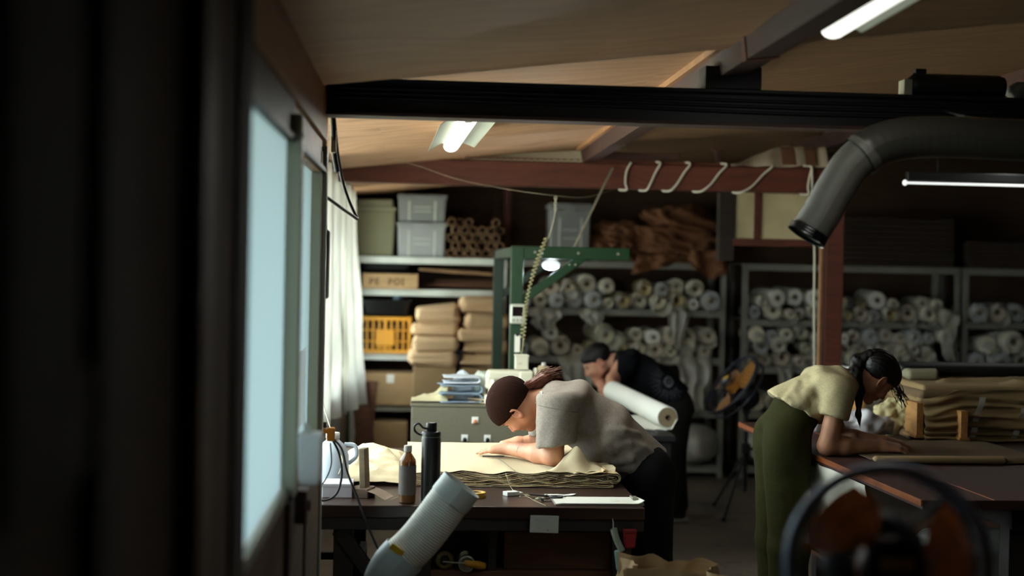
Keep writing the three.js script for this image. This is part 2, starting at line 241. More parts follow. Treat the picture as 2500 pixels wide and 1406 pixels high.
// ================================================================ smooth solids for bodies and clothes
// a field is a function (x, y, z) -> distance; netted as a surface with vertices on a grid of the given cell
function net(field, lo, hi, cell) {
  const n = [0, 1, 2].map((k) => Math.ceil((hi[k] - lo[k]) / cell) + 1), [nx, ny, nz] = n, F = new Float32Array(nx * ny * nz).fill(1), B = 6, at = (i, j, k) => (k * ny + j) * nx + i;
  for (let k0 = 0; k0 < nz; k0 += B) for (let j0 = 0; j0 < ny; j0 += B) for (let i0 = 0; i0 < nx; i0 += B) {
    const h = B * cell / 2, c = field(lo[0] + i0 * cell + h, lo[1] + j0 * cell + h, lo[2] + k0 * cell + h), far = Math.abs(c) > h * 2.6;
    for (let k = k0; k < Math.min(k0 + B, nz); k++) for (let j = j0; j < Math.min(j0 + B, ny); j++) for (let i = i0; i < Math.min(i0 + B, nx); i++) F[at(i, j, k)] = far ? c : field(lo[0] + i * cell, lo[1] + j * cell, lo[2] + k * cell);
  }
  const id = new Int32Array(F.length).fill(-1), P = [], idx = [], C = [[0, 0, 0], [1, 0, 0], [0, 1, 0], [1, 1, 0], [0, 0, 1], [1, 0, 1], [0, 1, 1], [1, 1, 1]], E = [[0, 1], [2, 3], [4, 5], [6, 7], [0, 2], [1, 3], [4, 6], [5, 7], [0, 4], [1, 5], [2, 6], [3, 7]];
  for (let k = 0; k < nz - 1; k++) for (let j = 0; j < ny - 1; j++) for (let i = 0; i < nx - 1; i++) {
    const v = C.map(([a, b, c]) => F[at(i + a, j + b, k + c)]), neg = v.reduce((s, x) => s + (x < 0), 0); if (!neg || neg === 8) continue;
    let x = 0, y = 0, z = 0, q = 0;
    for (const [a, b] of E) if (v[a] < 0 !== v[b] < 0) { const t = v[a] / (v[a] - v[b]), A = C[a], D = C[b]; x += A[0] + t * (D[0] - A[0]); y += A[1] + t * (D[1] - A[1]); z += A[2] + t * (D[2] - A[2]); q++; }
    id[at(i, j, k)] = P.length / 3; P.push(lo[0] + (i + x / q) * cell, lo[1] + (j + y / q) * cell, lo[2] + (k + z / q) * cell);
  }
  const quad = (a, b, c, d, flip) => { if (a < 0 || b < 0 || c < 0 || d < 0) return; flip ? idx.push(a, c, b, a, d, c) : idx.push(a, b, c, a, c, d); };
  for (let k = 1; k < nz - 1; k++) for (let j = 1; j < ny - 1; j++) for (let i = 1; i < nx - 1; i++) {
    const s = F[at(i, j, k)] < 0;
    if (s !== F[at(i + 1, j, k)] < 0) quad(id[at(i, j - 1, k - 1)], id[at(i, j, k - 1)], id[at(i, j, k)], id[at(i, j - 1, k)], !s);
    if (s !== F[at(i, j + 1, k)] < 0) quad(id[at(i - 1, j, k - 1)], id[at(i - 1, j, k)], id[at(i, j, k)], id[at(i, j, k - 1)], !s);
    if (s !== F[at(i, j, k + 1)] < 0) quad(id[at(i - 1, j - 1, k)], id[at(i, j - 1, k)], id[at(i, j, k)], id[at(i - 1, j, k)], !s);
  }
  const g = new THREE.BufferGeometry(); g.setAttribute('position', new THREE.Float32BufferAttribute(P, 3)); g.setIndex(idx); g.computeVertexNormals(); return g;
}
const smin = (a, b, k) => { const h = Math.max(k - Math.abs(a - b), 0) / k; return Math.min(a, b) - h * h * k / 4; };
const smax = (a, b, k) => -smin(-a, -b, k);
// tapered capsule
function cap(a, b, ra, rb = ra) {
  const [ax, ay, az] = a, bx = b[0] - ax, by = b[1] - ay, bz = b[2] - az, L2 = bx * bx + by * by + bz * bz || 1e-9;
  const f = (x, y, z) => { const px = x - ax, py = y - ay, pz = z - az, t = clamp((px * bx + py * by + pz * bz) / L2, 0, 1), dx = px - bx * t, dy = py - by * t, dz = pz - bz * t; return Math.sqrt(dx * dx + dy * dy + dz * dz) - (ra + (rb - ra) * t); };
  return f;
}
// tapered rod with an oval section and flat ends; w = the direction of the wide axis, k = how much wider
function oval(a, b, ra, rb, w, k, round = 0.02) {
  const A = V(...a), d = V(...b).sub(A), L = d.length(); d.normalize(); const wv = V(...w).addScaledVector(d, -V(...w).dot(d)).normalize(), tv = d.clone().cross(wv);
  return (x, y, z) => { const px = x - A.x, py = y - A.y, pz = z - A.z, s = px * d.x + py * d.y + pz * d.z, u = (px * wv.x + py * wv.y + pz * wv.z) / k, v = px * tv.x + py * tv.y + pz * tv.z, t = clamp(s / L, 0, 1), q = Math.hypot(u, v) - (ra + (rb - ra) * t), e = Math.max(-s, s - L); return smax(q, e, round); };
}
function ell(c, r, ax) {                               // ellipsoid, axes given as rows [u, v, w]
  return (x, y, z) => { let px = x - c[0], py = y - c[1], pz = z - c[2]; if (ax) [px, py, pz] = ax.map((q) => px * q[0] + py * q[1] + pz * q[2]); const k0 = Math.hypot(px / r[0], py / r[1], pz / r[2]), k1 = Math.hypot(px / r[0] / r[0], py / r[1] / r[1], pz / r[2] / r[2]); return k1 < 1e-6 ? -Math.min(...r) : k0 * (k0 - 1) / k1; };
}
const join = (k, ...fs) => (x, y, z) => { let d = fs[0](x, y, z); for (let i = 1; i < fs.length; i++) d = smin(d, fs[i](x, y, z), k); return d; };
const chain = (pts, k = 0.02) => join(k, ...pts.slice(1).map((p, i) => cap(pts[i].slice(0, 3), p.slice(0, 3), pts[i][3], p[3])));
const plane = (p, n) => { const N = V(...n).normalize(); return (x, y, z) => (x - p[0]) * N.x + (y - p[1]) * N.y + (z - p[2]) * N.z; };
const cut = (f, k, ...planes) => (x, y, z) => { let d = f(x, y, z); for (const p of planes) d = smax(d, p(x, y, z), k); return d; };
const ruffle = (f, amp, fn) => (x, y, z) => { const d = f(x, y, z); return Math.abs(d) < 0.08 ? d + amp * fn(x, y, z) : d; };
const plus = (p, d, s) => [p[0] + d.x * s, p[1] + d.y * s, p[2] + d.z * s];

// local frame of a head: origin between the ears
function headFrame(c, up, fwd, k = 1) { const U = V(...up).normalize(), Fv = V(...fwd).addScaledVector(U, -V(...fwd).dot(U)).normalize(), R = U.clone().cross(Fv); const C = V(...c); return { C, U, F: Fv, R, w: (x, y, z) => [C.x + k * (R.x * x + U.x * y + Fv.x * z), C.y + k * (R.y * x + U.y * y + Fv.y * z), C.z + k * (R.z * x + U.z * y + Fv.z * z)], l: (x, y, z) => { const a = (x - C.x) / k, b = (y - C.y) / k, d = (z - C.z) / k; return [a * R.x + b * R.y + d * R.z, a * U.x + b * U.y + d * U.z, a * Fv.x + b * Fv.y + d * Fv.z]; } }; }
const skull = (() => {
  const base = join(0.03, ell([0, 0.035, -0.012], [0.074, 0.088, 0.096]), ell([0, 0.0, 0.03], [0.066, 0.085, 0.062]), cap([0, -0.055, 0.035], [0, -0.088, 0.066], 0.05, 0.022), cap([-0.04, -0.045, 0.0], [0.04, -0.045, 0.0], 0.032));
  const cheeks = [ell([0.038, -0.028, 0.068], [0.026, 0.024, 0.02]), ell([-0.038, -0.028, 0.068], [0.026, 0.024, 0.02])];
  const brow = cap([-0.034, 0.028, 0.083], [0.034, 0.028, 0.083], 0.011), nose = join(0.008, cap([0, 0.016, 0.09], [0, -0.026, 0.112], 0.0075, 0.0115), cap([-0.013, -0.03, 0.098], [0.013, -0.03, 0.098], 0.009));
  const lips = join(0.004, cap([-0.017, -0.053, 0.089], [0.017, -0.053, 0.089], 0.0065), cap([-0.015, -0.063, 0.087], [0.015, -0.063, 0.087], 0.007)), chin = ell([0, -0.09, 0.074], [0.022, 0.016, 0.018]);
  const sock = [ell([0.032, 0.01, 0.098], [0.019, 0.011, 0.014]), ell([-0.032, 0.01, 0.098], [0.019, 0.011, 0.014])], eyes = [ell([0.032, 0.01, 0.078], [0.0125, 0.0115, 0.0125]), ell([-0.032, 0.01, 0.078], [0.0125, 0.0115, 0.0125])];
  const ear = (s) => { const rim = (x, y, z) => { const X = x - s * 0.08, Y = y, Z = z + 0.005; const q = Math.hypot(Math.hypot(Y / 1.35, Z * 1.15) - 0.019, (X - s * 0.004 + s * Z * 0.25) ); return q - 0.0055; }; return join(0.008, rim, ell([s * 0.077, -0.003, -0.001], [0.006, 0.024, 0.015]), ell([s * 0.078, -0.026, 0.004], [0.006, 0.009, 0.008])); };
  const e1 = ear(1), e2 = ear(-1);
  return (x, y, z) => { let d = base(x, y, z); if (d > 0.06) return d; for (const c of cheeks) d = smin(d, c(x, y, z), 0.025); d = smin(d, brow(x, y, z), 0.018); d = smin(d, chin(x, y, z), 0.02); for (const s of sock) d = smax(d, -s(x, y, z), 0.014); d = smin(d, nose(x, y, z), 0.014); d = smin(d, lips(x, y, z), 0.008); for (const q of eyes) d = Math.min(d, q(x, y, z)); d = smin(d, e1(x, y, z), 0.006); return smin(d, e2(x, y, z), 0.006); };
})();
// a hand: wrist w, fingers along f, back of the hand facing u; thumb on side s; curl = bend per joint in radians for each of the four fingers
function handField(w, f, u, s, curl = [0.15, 0.15, 0.15, 0.2], spread = 0.08, thumb = 0.5, size = 1) {
  const F = V(...f).normalize(), U = V(...u).addScaledVector(F, -V(...u).dot(F)).normalize(), S = F.clone().cross(U).multiplyScalar(s), Wv = V(...w), q = size;
  const at = (a, b, c) => [Wv.x + (F.x * a + S.x * b + U.x * c) * q, Wv.y + (F.y * a + S.y * b + U.y * c) * q, Wv.z + (F.z * a + S.z * b + U.z * c) * q];
  const palm = join(0.02, cap(at(0, 0.008, 0), at(0.07, 0.028, 0.002), 0.02 * q, 0.0125 * q), cap(at(0, 0.004, 0), at(0.076, 0.008, 0.004), 0.02 * q, 0.013 * q), cap(at(0, -0.004, 0), at(0.074, -0.012, 0.003), 0.02 * q, 0.0125 * q), cap(at(0, -0.01, 0), at(0.066, -0.03, 0), 0.019 * q, 0.012 * q), cap(at(0.012, 0.018, -0.008), at(0.04, 0.03, -0.008), 0.016 * q, 0.014 * q));
  const fs = [], tips = [];
  [[0.074, 0.029, 0.072, 0.0088], [0.08, 0.0095, 0.08, 0.0092], [0.077, -0.0115, 0.074, 0.0088], [0.068, -0.031, 0.058, 0.008]].forEach(([a, b, L, r], i) => {
    let x = a, y = b, z = 0.001, ang = curl[i] * 0.7; const dy = (1.2 - i) * spread * 0.5, pts = [[...at(x - 0.012, y, z), r * 1.1 * q]];
    for (const [k, t] of [[0.45, 1], [0.3, 0.92], [0.25, 0.8]]) { pts.push([...at(x, y, z), r * t * q]); x += Math.cos(ang) * L * k; y += dy * L * k; z -= Math.sin(ang) * L * k; ang += curl[i]; }
    pts.push([...at(x, y, z), r * 0.72 * q]); fs.push(chain(pts, 0.006)); tips.push(at(x - 0.004, y, z + r * 0.62));
  });
  const th = chain([[...at(0.018, 0.022, -0.006), 0.014 * q], [...at(0.048, 0.04 + 0.02 * thumb, -0.012), 0.0115 * q], [...at(0.076, 0.044 + 0.03 * thumb, -0.015), 0.01 * q], [...at(0.098, 0.044 + 0.034 * thumb, -0.017), 0.0078 * q]], 0.01);
  const field = (x, y, z) => { let d = palm(x, y, z); let e = 1; for (const g of fs) e = Math.min(e, g(x, y, z)); d = smin(d, e, 0.008); return smin(d, th(x, y, z), 0.012); };
  return { field, tips, lo: [0, 1, 2].map((k) => w[k] - 0.2), hi: [0, 1, 2].map((k) => w[k] + 0.2) };
}
function bounds(pts, pad) { return [[0, 1, 2].map((k) => Math.min(...pts.map((p) => p[k])) - pad), [0, 1, 2].map((k) => Math.max(...pts.map((p) => p[k])) + pad)]; }
// one continuous skin surface from a body field, a head and two hands; tint(x, y, z) -> linear colour
function skinMesh(fields, base, tint) {
  const g = mergeGeometries(fields.map(([f, lo, hi, cell]) => { const o = net(f, lo, hi, cell); return o; })), p = g.attributes.position, c = new Float32Array(p.count * 3);
  for (let i = 0; i < p.count; i++) c.set(tint(p.getX(i), p.getY(i), p.getZ(i)), i * 3);
  g.setAttribute('color', new THREE.BufferAttribute(c, 3)); return g.translate(-base[0], -base[1], -base[2]);
}
function faceTint(fr, skin, lip, brow, cheek = 0.12) {
  const mix = (a, b, t) => a.map((v, i) => v + (b[i] - v) * t);
  return (x, y, z) => {
    const [a, b, c] = fr.l(x, y, z), ax = Math.abs(a); let k = skin;
    if (Math.abs(b) < 0.14 && ax < 0.12 && Math.abs(c) < 0.14) {
      if (c > 0.06) {
        if (Math.hypot((ax - 0.032) / 0.013, (b - 0.01) / 0.006) < 1) k = [0.05, 0.035, 0.03];
        k = mix(k, brow, 0.85 * sstep(1.2, 0.7, Math.hypot((ax - 0.034) / 0.02, (b - 0.03 + ax * 0.05) / 0.0055)));
        k = mix(k, lip, 0.9 * sstep(1.15, 0.75, Math.hypot(a / 0.021, (b + 0.058) / 0.0095)));
      }
      k = mix(k, lip, cheek * 2 * sstep(1, 0.2, Math.hypot((ax - 0.042) / 0.03, (b + 0.025) / 0.028)) * (c > 0.03 ? 1 : 0)); if (ax > 0.074) k = mix(k, lip, 0.3);
    }
    return k;
  };
}
function pickAt(g, base, fn) { const p = g.attributes.position, c = new Float32Array(p.count * 3); for (let i = 0; i < p.count; i++) c.set(fn(p.getX(i) + base[0], p.getY(i) + base[1], p.getZ(i) + base[2]), i * 3); g.setAttribute('color', new THREE.BufferAttribute(c, 3)); return g; }

// ================================================================ racks along the back wall and what they hold
const film = M('#ebe9df', 0.24, { transmission: 0.55, thickness: 0 }), filmd = M('#d8d5cb', 0.28, { transmission: 0.5, thickness: 0 });
function rack(x0, x1, top, levels, label, mat) {
  const t = thing('steel_rack', label, 'rack', [(x0 + x1) / 2, 0, -11.75]), w = x1 - x0, h = w / 2, D = 0.26;
  for (const sx of [-1, 1]) for (const sz of [-1, 1]) part(t, 'post', merge(rbox(0.048, top, 0.004, 0.001, sx * (h - 0.024), top / 2, sz * D, 1), rbox(0.004, top, 0.048, 0.001, sx * (h - 0.002), top / 2, sz * (D - 0.024), 1)), mat);
  for (const y of [...levels, top]) part(t, 'shelf', merge(span(-h + 0.006, h - 0.006, y - 0.006, y, -D + 0.006, D - 0.006), rbox(w - 0.008, 0.055, 0.006, 0.002, 0, y - 0.0275, D + 0.004, 1)), mat);
  for (const sx of [-1, 1]) { const s = new THREE.Shape(); s.moveTo(0, 0); s.lineTo(0.075, 0); s.quadraticCurveTo(0.012, -0.012, 0, -0.075); const g = new THREE.ExtrudeGeometry(s, { depth: 0.004, bevelEnabled: false, curveSegments: 6 }); if (sx > 0) g.rotateY(Math.PI).translate(0, 0, 0.004); part(t, 'gusset', g.translate(sx * -(h - 0.046), top - 0.05, D + 0.003), mat); }
  for (const sx of [-1, 1]) part(t, 'bolt', merge([0.012, 0.034, 0.06].map((d) => new THREE.CylinderGeometry(0.005, 0.005, 0.006, 8).rotateX(Math.PI / 2).translate(sx * (h - 0.022), top - d, D + 0.008))), m.black);
  return t;
}
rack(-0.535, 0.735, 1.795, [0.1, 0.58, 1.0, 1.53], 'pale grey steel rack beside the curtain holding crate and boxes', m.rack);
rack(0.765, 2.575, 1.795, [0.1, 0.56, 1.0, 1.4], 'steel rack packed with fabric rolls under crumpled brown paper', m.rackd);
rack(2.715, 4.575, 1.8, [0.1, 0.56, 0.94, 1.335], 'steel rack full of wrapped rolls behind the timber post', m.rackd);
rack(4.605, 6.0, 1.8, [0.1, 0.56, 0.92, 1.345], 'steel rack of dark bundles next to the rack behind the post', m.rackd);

const rollColors = ['#dcd6c2', '#e6dec4', '#cdbfae', '#d9c691', '#b3b6b8', '#e6e3da'].map((c) => M(c, 0.9, { map: T.speck })), coreMat = M('#8d7a5e', 0.9);
const rollProto = []; { const r = rng(77);
  for (let v = 0; v < 8; v++) {
    const t = new THREE.Group(), R = 1, L = 6.8; t.name = 'fabric_roll';
    part(t, 'fabric', uvFit(lathe([[0.3, -0.02], [0.32, 0.04], [0.55, 0.06 + 0.04 * r()], [0.92, 0.02], [R, -0.08], [R, -L], [0.3, -L]], 18).rotateX(Math.PI / 2), 0.065), rollColors[v % 6]);
    part(t, 'core_tube', merge(lathe([[0.2, -L], [0.2, 0.07], [0.31, 0.07], [0.31, -0.3]], 14).rotateX(Math.PI / 2)), coreMat);
    if (v !== 5) { // plastic sleeve, gathered or left loose in front of the roll
      const n = 20, k = 6, pts = [], idx = [], len = 0.35 + r() * 1.6, close = 0.35 + r() * 0.75, sag = 0.2 + r() * 0.7;
      for (let j = 0; j <= k; j++) for (let i = 0; i <= n; i++) { const a = i / n * Math.PI * 2, s = j / k, q = 1.05 + 0.06 * noise(Math.cos(a) * 3 + v * 5, Math.sin(a) * 3, s * 3) - s * s * (1 - close) * 0.9 + 0.2 * s * noise(Math.cos(a) * 4 + v * 9, Math.sin(a) * 4, s * 4); pts.push(Math.cos(a) * q, Math.sin(a) * q - s * s * sag, -1.6 + s * (1.6 + len)); }
      for (let j = 0; j < k; j++) for (let i = 0; i < n; i++) { const a = j * (n + 1) + i; idx.push(a, a + 1, a + n + 2, a, a + n + 2, a + n + 1); }
      const g = new THREE.BufferGeometry(); g.setAttribute('position', new THREE.Float32BufferAttribute(pts, 3)); g.setIndex(idx); g.computeVertexNormals(); part(t, 'plastic_wrap', g, v % 3 ? film : filmd);
    }
    rollProto.push(t);
  } }
function uvFit(g, s) { const p = g.attributes.position, uv = g.attributes.uv; for (let i = 0; i < p.count; i++) uv.setXY(i, p.getX(i) * s + p.getZ(i) * s * 0.3, p.getY(i) * s); g.userData.own = true; return g; }
const hue = ['off-white', 'cream', 'pinkish', 'yellowish', 'grey', 'white', 'off-white', 'cream'];
function rolls(x0, x1, y, layers, rmin, rmax, seed, label, opt = {}) {
  const r = rng(seed); let n = 0;
  for (let l = 0, yy = y; l < layers; l++) {
    const mean = (rmin + rmax) / 2; let x = x0 + (l % 2 ? mean : 0);
    while (x < x1 - rmin * 1.6) {
      const R = rmin + r() * (rmax - rmin), skip = r() < (l ? (opt.skip ?? 0.12) * (l + 0.3) : 0.02);
      if (!skip && x + 2 * R < x1 + 0.01) { const v = Math.floor(r() * 8), o = rollProto[v].clone(); o.name = numbered('fabric_roll'); o.scale.setScalar(R); o.rotation.set((r() - 0.5) * 0.08, (r() - 0.5) * 0.14, r() * 6.28, 'YXZ'); o.rotation.z = (r() - 0.5) * 0.9; o.position.set(x + R, yy + R + 0.002 + (l ? (r() - 0.5) * 0.035 : 0), -11.47 + (r() - 0.5) * 0.14); scene.add(o); const kind = ['loosely bagged', 'plastic-wrapped', 'plastic-wrapped', 'plastic-wrapped', 'loosely bagged', 'bare-ended', 'plastic-wrapped', 'loosely bagged'][v], row = layers === 1 ? '' : l === 0 ? ' resting directly' : l === 1 ? ' in second row' : ' in top row', fat = R > mean ? 'thick' : 'slim'; tag(o, `${fat} ${kind} ${hue[v]} roll${row} on ${label}`, 'fabric roll', `${fat} ${kind} ${hue[v]} rolls${row}, ${label}`); n++; }
      x += 2 * R + 0.004 + r() * 0.012;
    }
    yy += mean * 1.78;
  }
  return n;
}
rolls(0.82, 2.52, 1.402, 2, 0.044, 0.084, 11, 'shelf under brown paper');
rolls(0.82, 2.52, 1.002, 2, 0.046, 0.086, 12, 'shelf behind stooping person', { skip: 0.1 });
rolls(1.0, 2.5, 0.562, 1, 0.06, 0.085, 13, 'low shelf by tripod fan');
rolls(2.77, 4.52, 1.337, 2, 0.042, 0.078, 14, 'upper shelf behind post', { skip: 0.1 });
rolls(2.77, 4.52, 0.942, 3, 0.042, 0.074, 15, 'middle shelf behind post', { skip: 0.07 });
rolls(2.77, 4.5, 0.562, 1, 0.06, 0.08, 16, 'low shelf behind olive trousers');
rolls(4.66, 5.9, 1.347, 1, 0.06, 0.09, 17, 'upper shelf of end rack');
rolls(4.66, 5.9, 0.922, 2, 0.07, 0.1, 18, 'middle shelf of end rack');
// loose plastic hanging over shelf edges
function droop(at, w, h, seed, label, mat = film) {
  const g = veil((u, v) => [(u - 0.5) * w * (1 - 0.5 * v) + 0.02 * noise(v * 5, seed), -h * v + 0.03 * noise(u * 3, v * 3, seed) * (1 - v), 0.02 + 0.03 * Math.sin(u * 16 + seed) * (0.4 + v) + 0.03 * noise(u * 6, v * 5, seed + 4) - 0.1 * sstep(0.2, 0, v)], 22, 14);
  return solo('plastic_sheet', label, 'plastic sheet', g, mat, at);
}
droop([2.15, 1.42, -11.4], 0.22, 0.3, 2, 'tongue of clear plastic film hanging below the top shelf of rolls'); droop([1.05, 1.39, -11.4], 0.3, 0.17, 3, 'ragged clear plastic film hanging from the top shelf by the gantry'); droop([1.45, 1.4, -11.4], 0.24, 0.14, 9, 'short flap of plastic film hanging from the middle of the top shelf');
droop([1.35, 1.02, -11.36], 0.34, 0.3, 5, 'large cloudy plastic bag hanging beside the stooping head'); droop([2.3, 1.0, -11.38], 0.3, 0.42, 6, 'long plastic bag hanging beside the tripod fan'); droop([4.45, 1.33, -11.4], 0.16, 0.3, 7, 'plastic strip hanging at the corner of the rack behind the post'); droop([3.05, 0.95, -11.38], 0.16, 0.36, 8, 'narrow plastic bag hanging behind the cream T-shirt');
// clear bags on the bottom shelves
function bag(at, r, seed, label) { const g = bulge(new THREE.IcosahedronGeometry(1, 4).scale(r, r * 0.85, r), r * 0.16, 3.2 / r * 0.6, seed); g.computeBoundingBox(); g.translate(0, -g.boundingBox.min.y, 0); const t = thing('clear_bag', label, 'bag', at, 0, 'clear bags of cloth on the floor shelves'); part(t, 'bundle', bulge(new THREE.IcosahedronGeometry(1, 3).scale(r * 0.8, r * 0.62, r * 0.7).translate(0, r * 0.7, 0), r * 0.1, 2 / r, seed + 2), rollColors[seed % 6]); part(t, 'plastic', g, filmd); }
bag([1.95, 0.102, -11.55], 0.2, 1, 'clear bag of white cloth on the bottom shelf beside the tripod fan'); bag([2.35, 0.102, -11.55], 0.19, 2, 'clear bag of pale cloth at the end of the bottom shelf'); bag([1.5, 0.102, -11.6], 0.19, 3, 'clear bag of cloth behind the stooping legs'); bag([2.95, 0.102, -11.55], 0.2, 4, 'clear bag of cloth low behind the olive trousers');

// ---------------------------------------------------------------- on top of the racks
function lidBin(at, w, h, d, body, lid, label) { const t = thing('storage_bin', label, 'bin', at); part(t, 'body', taper(w * 0.9, w, h * 0.8, d * 0.9, d, 0.02), body); part(t, 'lid', merge(rbox(w * 1.04, h * 0.06, d * 1.04, 0.01, 0, h * 0.82, 0), rbox(w * 0.86, h * 0.16, d * 0.86, 0.02, 0, h * 0.91, 0)), lid); return t; }
function taper(w0, w1, h, d0, d1, r) { const g = new RoundedBoxGeometry(1, 1, 1, 2, Math.min(0.12, r / w1)), p = g.attributes.position; for (let i = 0; i < p.count; i++) { const k = p.getY(i) + 0.5; p.setXYZ(i, p.getX(i) * lerp(w0, w1, k), k * h, p.getZ(i) * lerp(d0, d1, k)); } g.computeVertexNormals(); return g; }
lidBin([-0.36, 1.797, -11.72], 0.345, 0.475, 0.42, M('#7d7a5e', 0.7), M('#8d8a70', 0.65), 'olive lidded storage bin on the rack beside the curtain');
const hazy = M('#b9bdbd', 0.45, { transmission: 0.35, thickness: 0 }), hazyd = M('#8f9393', 0.5, { transmission: 0.25, thickness: 0 });
function clearBox(at, w, h, d, label, mat) {
  const t = thing('plastic_box', label, 'box', at); part(t, 'body', taper(w * 0.93, w * 0.98, h * 0.86, d * 0.93, d * 0.98, 0.02), mat); part(t, 'lid', rbox(w * 1.02, h * 0.09, d * 1.02, 0.008, 0, h * 0.9, 0), mat); part(t, 'clip', rbox(w * 0.26, h * 0.12, 0.012, 0.004, 0, h * 0.87, d * 0.515), mat);
  for (const x of [-0.26, 0.26]) part(t, 'rib', rbox(0.012, h * 0.8, 0.006, 0.002, x * w, h * 0.42, d * 0.478), m.rack); part(t, 'moulded_panel', merge(rbox(w * 0.36, 0.006, 0.005, 0.002, 0, h * 0.5, d * 0.48), rbox(w * 0.36, 0.006, 0.005, 0.002, 0, h * 0.36, d * 0.476)), m.rack); part(t, 'contents', bulge(rbox(w * 0.8, h * 0.6, d * 0.8, 0.03, 0, h * 0.34, 0, 4), 0.012, 12, 2), M('#8d9292', 0.9)); return t;
}
clearBox([0.028, 1.797, -11.7], 0.41, 0.3, 0.36, 'cloudy plastic box on the rack, carrying a darker box', hazy); clearBox([0.028, 2.09, -11.7], 0.41, 0.235, 0.36, 'darker cloudy plastic box stacked beside the olive bin', hazyd);
{ const b = clearBox([1.26, 1.797, -11.72], 0.35, 0.5, 0.4, 'tall cloudy plastic box behind the green gantry', hazyd); }
{ // cardboard tubes
  const proto = new THREE.Group(); proto.name = 'cardboard_tube'; const tb = M('#7d5f42', 0.85, { map: T.card }); part(proto, 'wall', lathe([[0.025, 0], [0.025, -0.5], [0.036, -0.5], [0.036, 0], [0.031, 0.002], [0.025, 0]], 14).rotateX(Math.PI / 2), tb);
  const r = rng(8); for (let j = 0; j < 5; j++) for (let i = 0; i < 6; i++) { const x = 0.27 + i * 0.074 + (j % 2) * 0.037, y = 1.797 + 0.037 + j * 0.0645; if (x > 0.7 || (j === 4 && r() < 0.5)) continue; const o = proto.clone(); o.name = numbered('cardboard_tube'); o.position.set(x, y, -11.5 + (r() - 0.5) * 0.06); o.rotation.y = (r() - 0.5) * 0.05; scene.add(o); tag(o, `cardboard tube in the ${['lowest', 'second', 'third', 'fourth', 'top'][j]} row beside the plastic boxes`, 'tube', `cardboard tubes in row ${['one', 'two', 'three', 'four', 'five'][j]}`); }
}
{ // crumpled brown paper spilling over the rack
  const kp = M('#74492a', 0.8, { map: T.card, side: THREE.DoubleSide });
  function crumple(at, w, h, d, seed, label, n = 6) {
    let g = new THREE.IcosahedronGeometry(1, 40); g.deleteAttribute('uv'); g.deleteAttribute('normal'); g = mergeVertices(g, 1e-4); const p = g.attributes.position;
    for (let i = 0; i < p.count; i++) { const x = p.getX(i), y = p.getY(i), z = p.getZ(i); let f = 0, a = 0.34, q = 1.6; for (let k = 0; k < n; k++) { f += a * (1 - 2 * Math.abs(noise(x * q * 0.75 + seed, y * q * 2.2 + x * q * 0.7, z * q + k * 9))); a *= 0.5; q *= 1.9; } const s = 0.82 + f * 0.7; p.setXYZ(i, x * s * w / 2, Math.max(-h * 0.42, y * s * h / 2), z * s * d / 2); }
    g.computeVertexNormals(); g.computeBoundingBox(); g.translate(0, -g.boundingBox.min.y, 0); return solo('crumpled_paper', label, 'paper', g, kp, at, 0, 'crumpled brown paper on the rack');
  }
  crumple([1.68, 1.797, -11.72], 0.5, 0.36, 0.45, 3, 'curled brown paper heap beside the tall cloudy box'); crumple([2.2, 1.797, -11.68], 0.8, 0.5, 0.5, 8, 'large crumpled heap of brown paper on the rack of rolls');
  solo('crumpled_paper', 'brown paper corner hanging over the rack edge', 'paper', sheet((u, v) => [(u - 0.5) * 0.3 + 0.03 * v, -0.24 * v * (1 - 0.7 * Math.abs(u - 0.6)), 0.03 * Math.sin(u * 9) + 0.03 * noise(u * 5, v * 5, 3)], 16, 10, 0.001), kp, [2.38, 1.9, -11.42], 0, 'crumpled brown paper on the rack'); solo('crumpled_paper', 'torn strip of brown paper drooping over the rack edge', 'paper', sheet((u, v) => [(u - 0.5) * 0.34 - 0.05 * v, -0.17 * v * (1 - 0.5 * u), 0.02 * Math.sin(u * 11) + 0.03 * noise(u * 5, v * 5, 8)], 16, 8, 0.001), kp, [1.98, 1.86, -11.42], 0, 'crumpled brown paper on the rack');
}
function nth(k, n) { return k === n - 1 ? 'topmost' : k === 0 ? 'lowest' : ['', 'second lowest', 'third lowest', 'fourth lowest', 'fifth lowest', 'sixth lowest', 'seventh lowest', 'second from topmost'][k]; }
{ // flattened cartons stacked in the dark over the right-hand racks
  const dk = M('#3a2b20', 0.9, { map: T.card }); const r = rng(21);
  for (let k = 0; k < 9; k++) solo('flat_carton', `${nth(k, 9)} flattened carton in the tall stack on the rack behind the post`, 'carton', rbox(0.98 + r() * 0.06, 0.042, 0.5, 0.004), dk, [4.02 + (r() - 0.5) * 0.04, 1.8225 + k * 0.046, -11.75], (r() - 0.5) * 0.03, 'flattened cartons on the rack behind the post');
  for (let k = 0; k < 5; k++) solo('flat_carton', `${nth(k, 5)} flattened carton in the low stack on the end rack`, 'carton', rbox(1.2, 0.042, 0.5, 0.004), dk, [5.25 + (r() - 0.5) * 0.04, 1.8225 + k * 0.046, -11.75], (r() - 0.5) * 0.03, 'flattened cartons on the end rack');
}
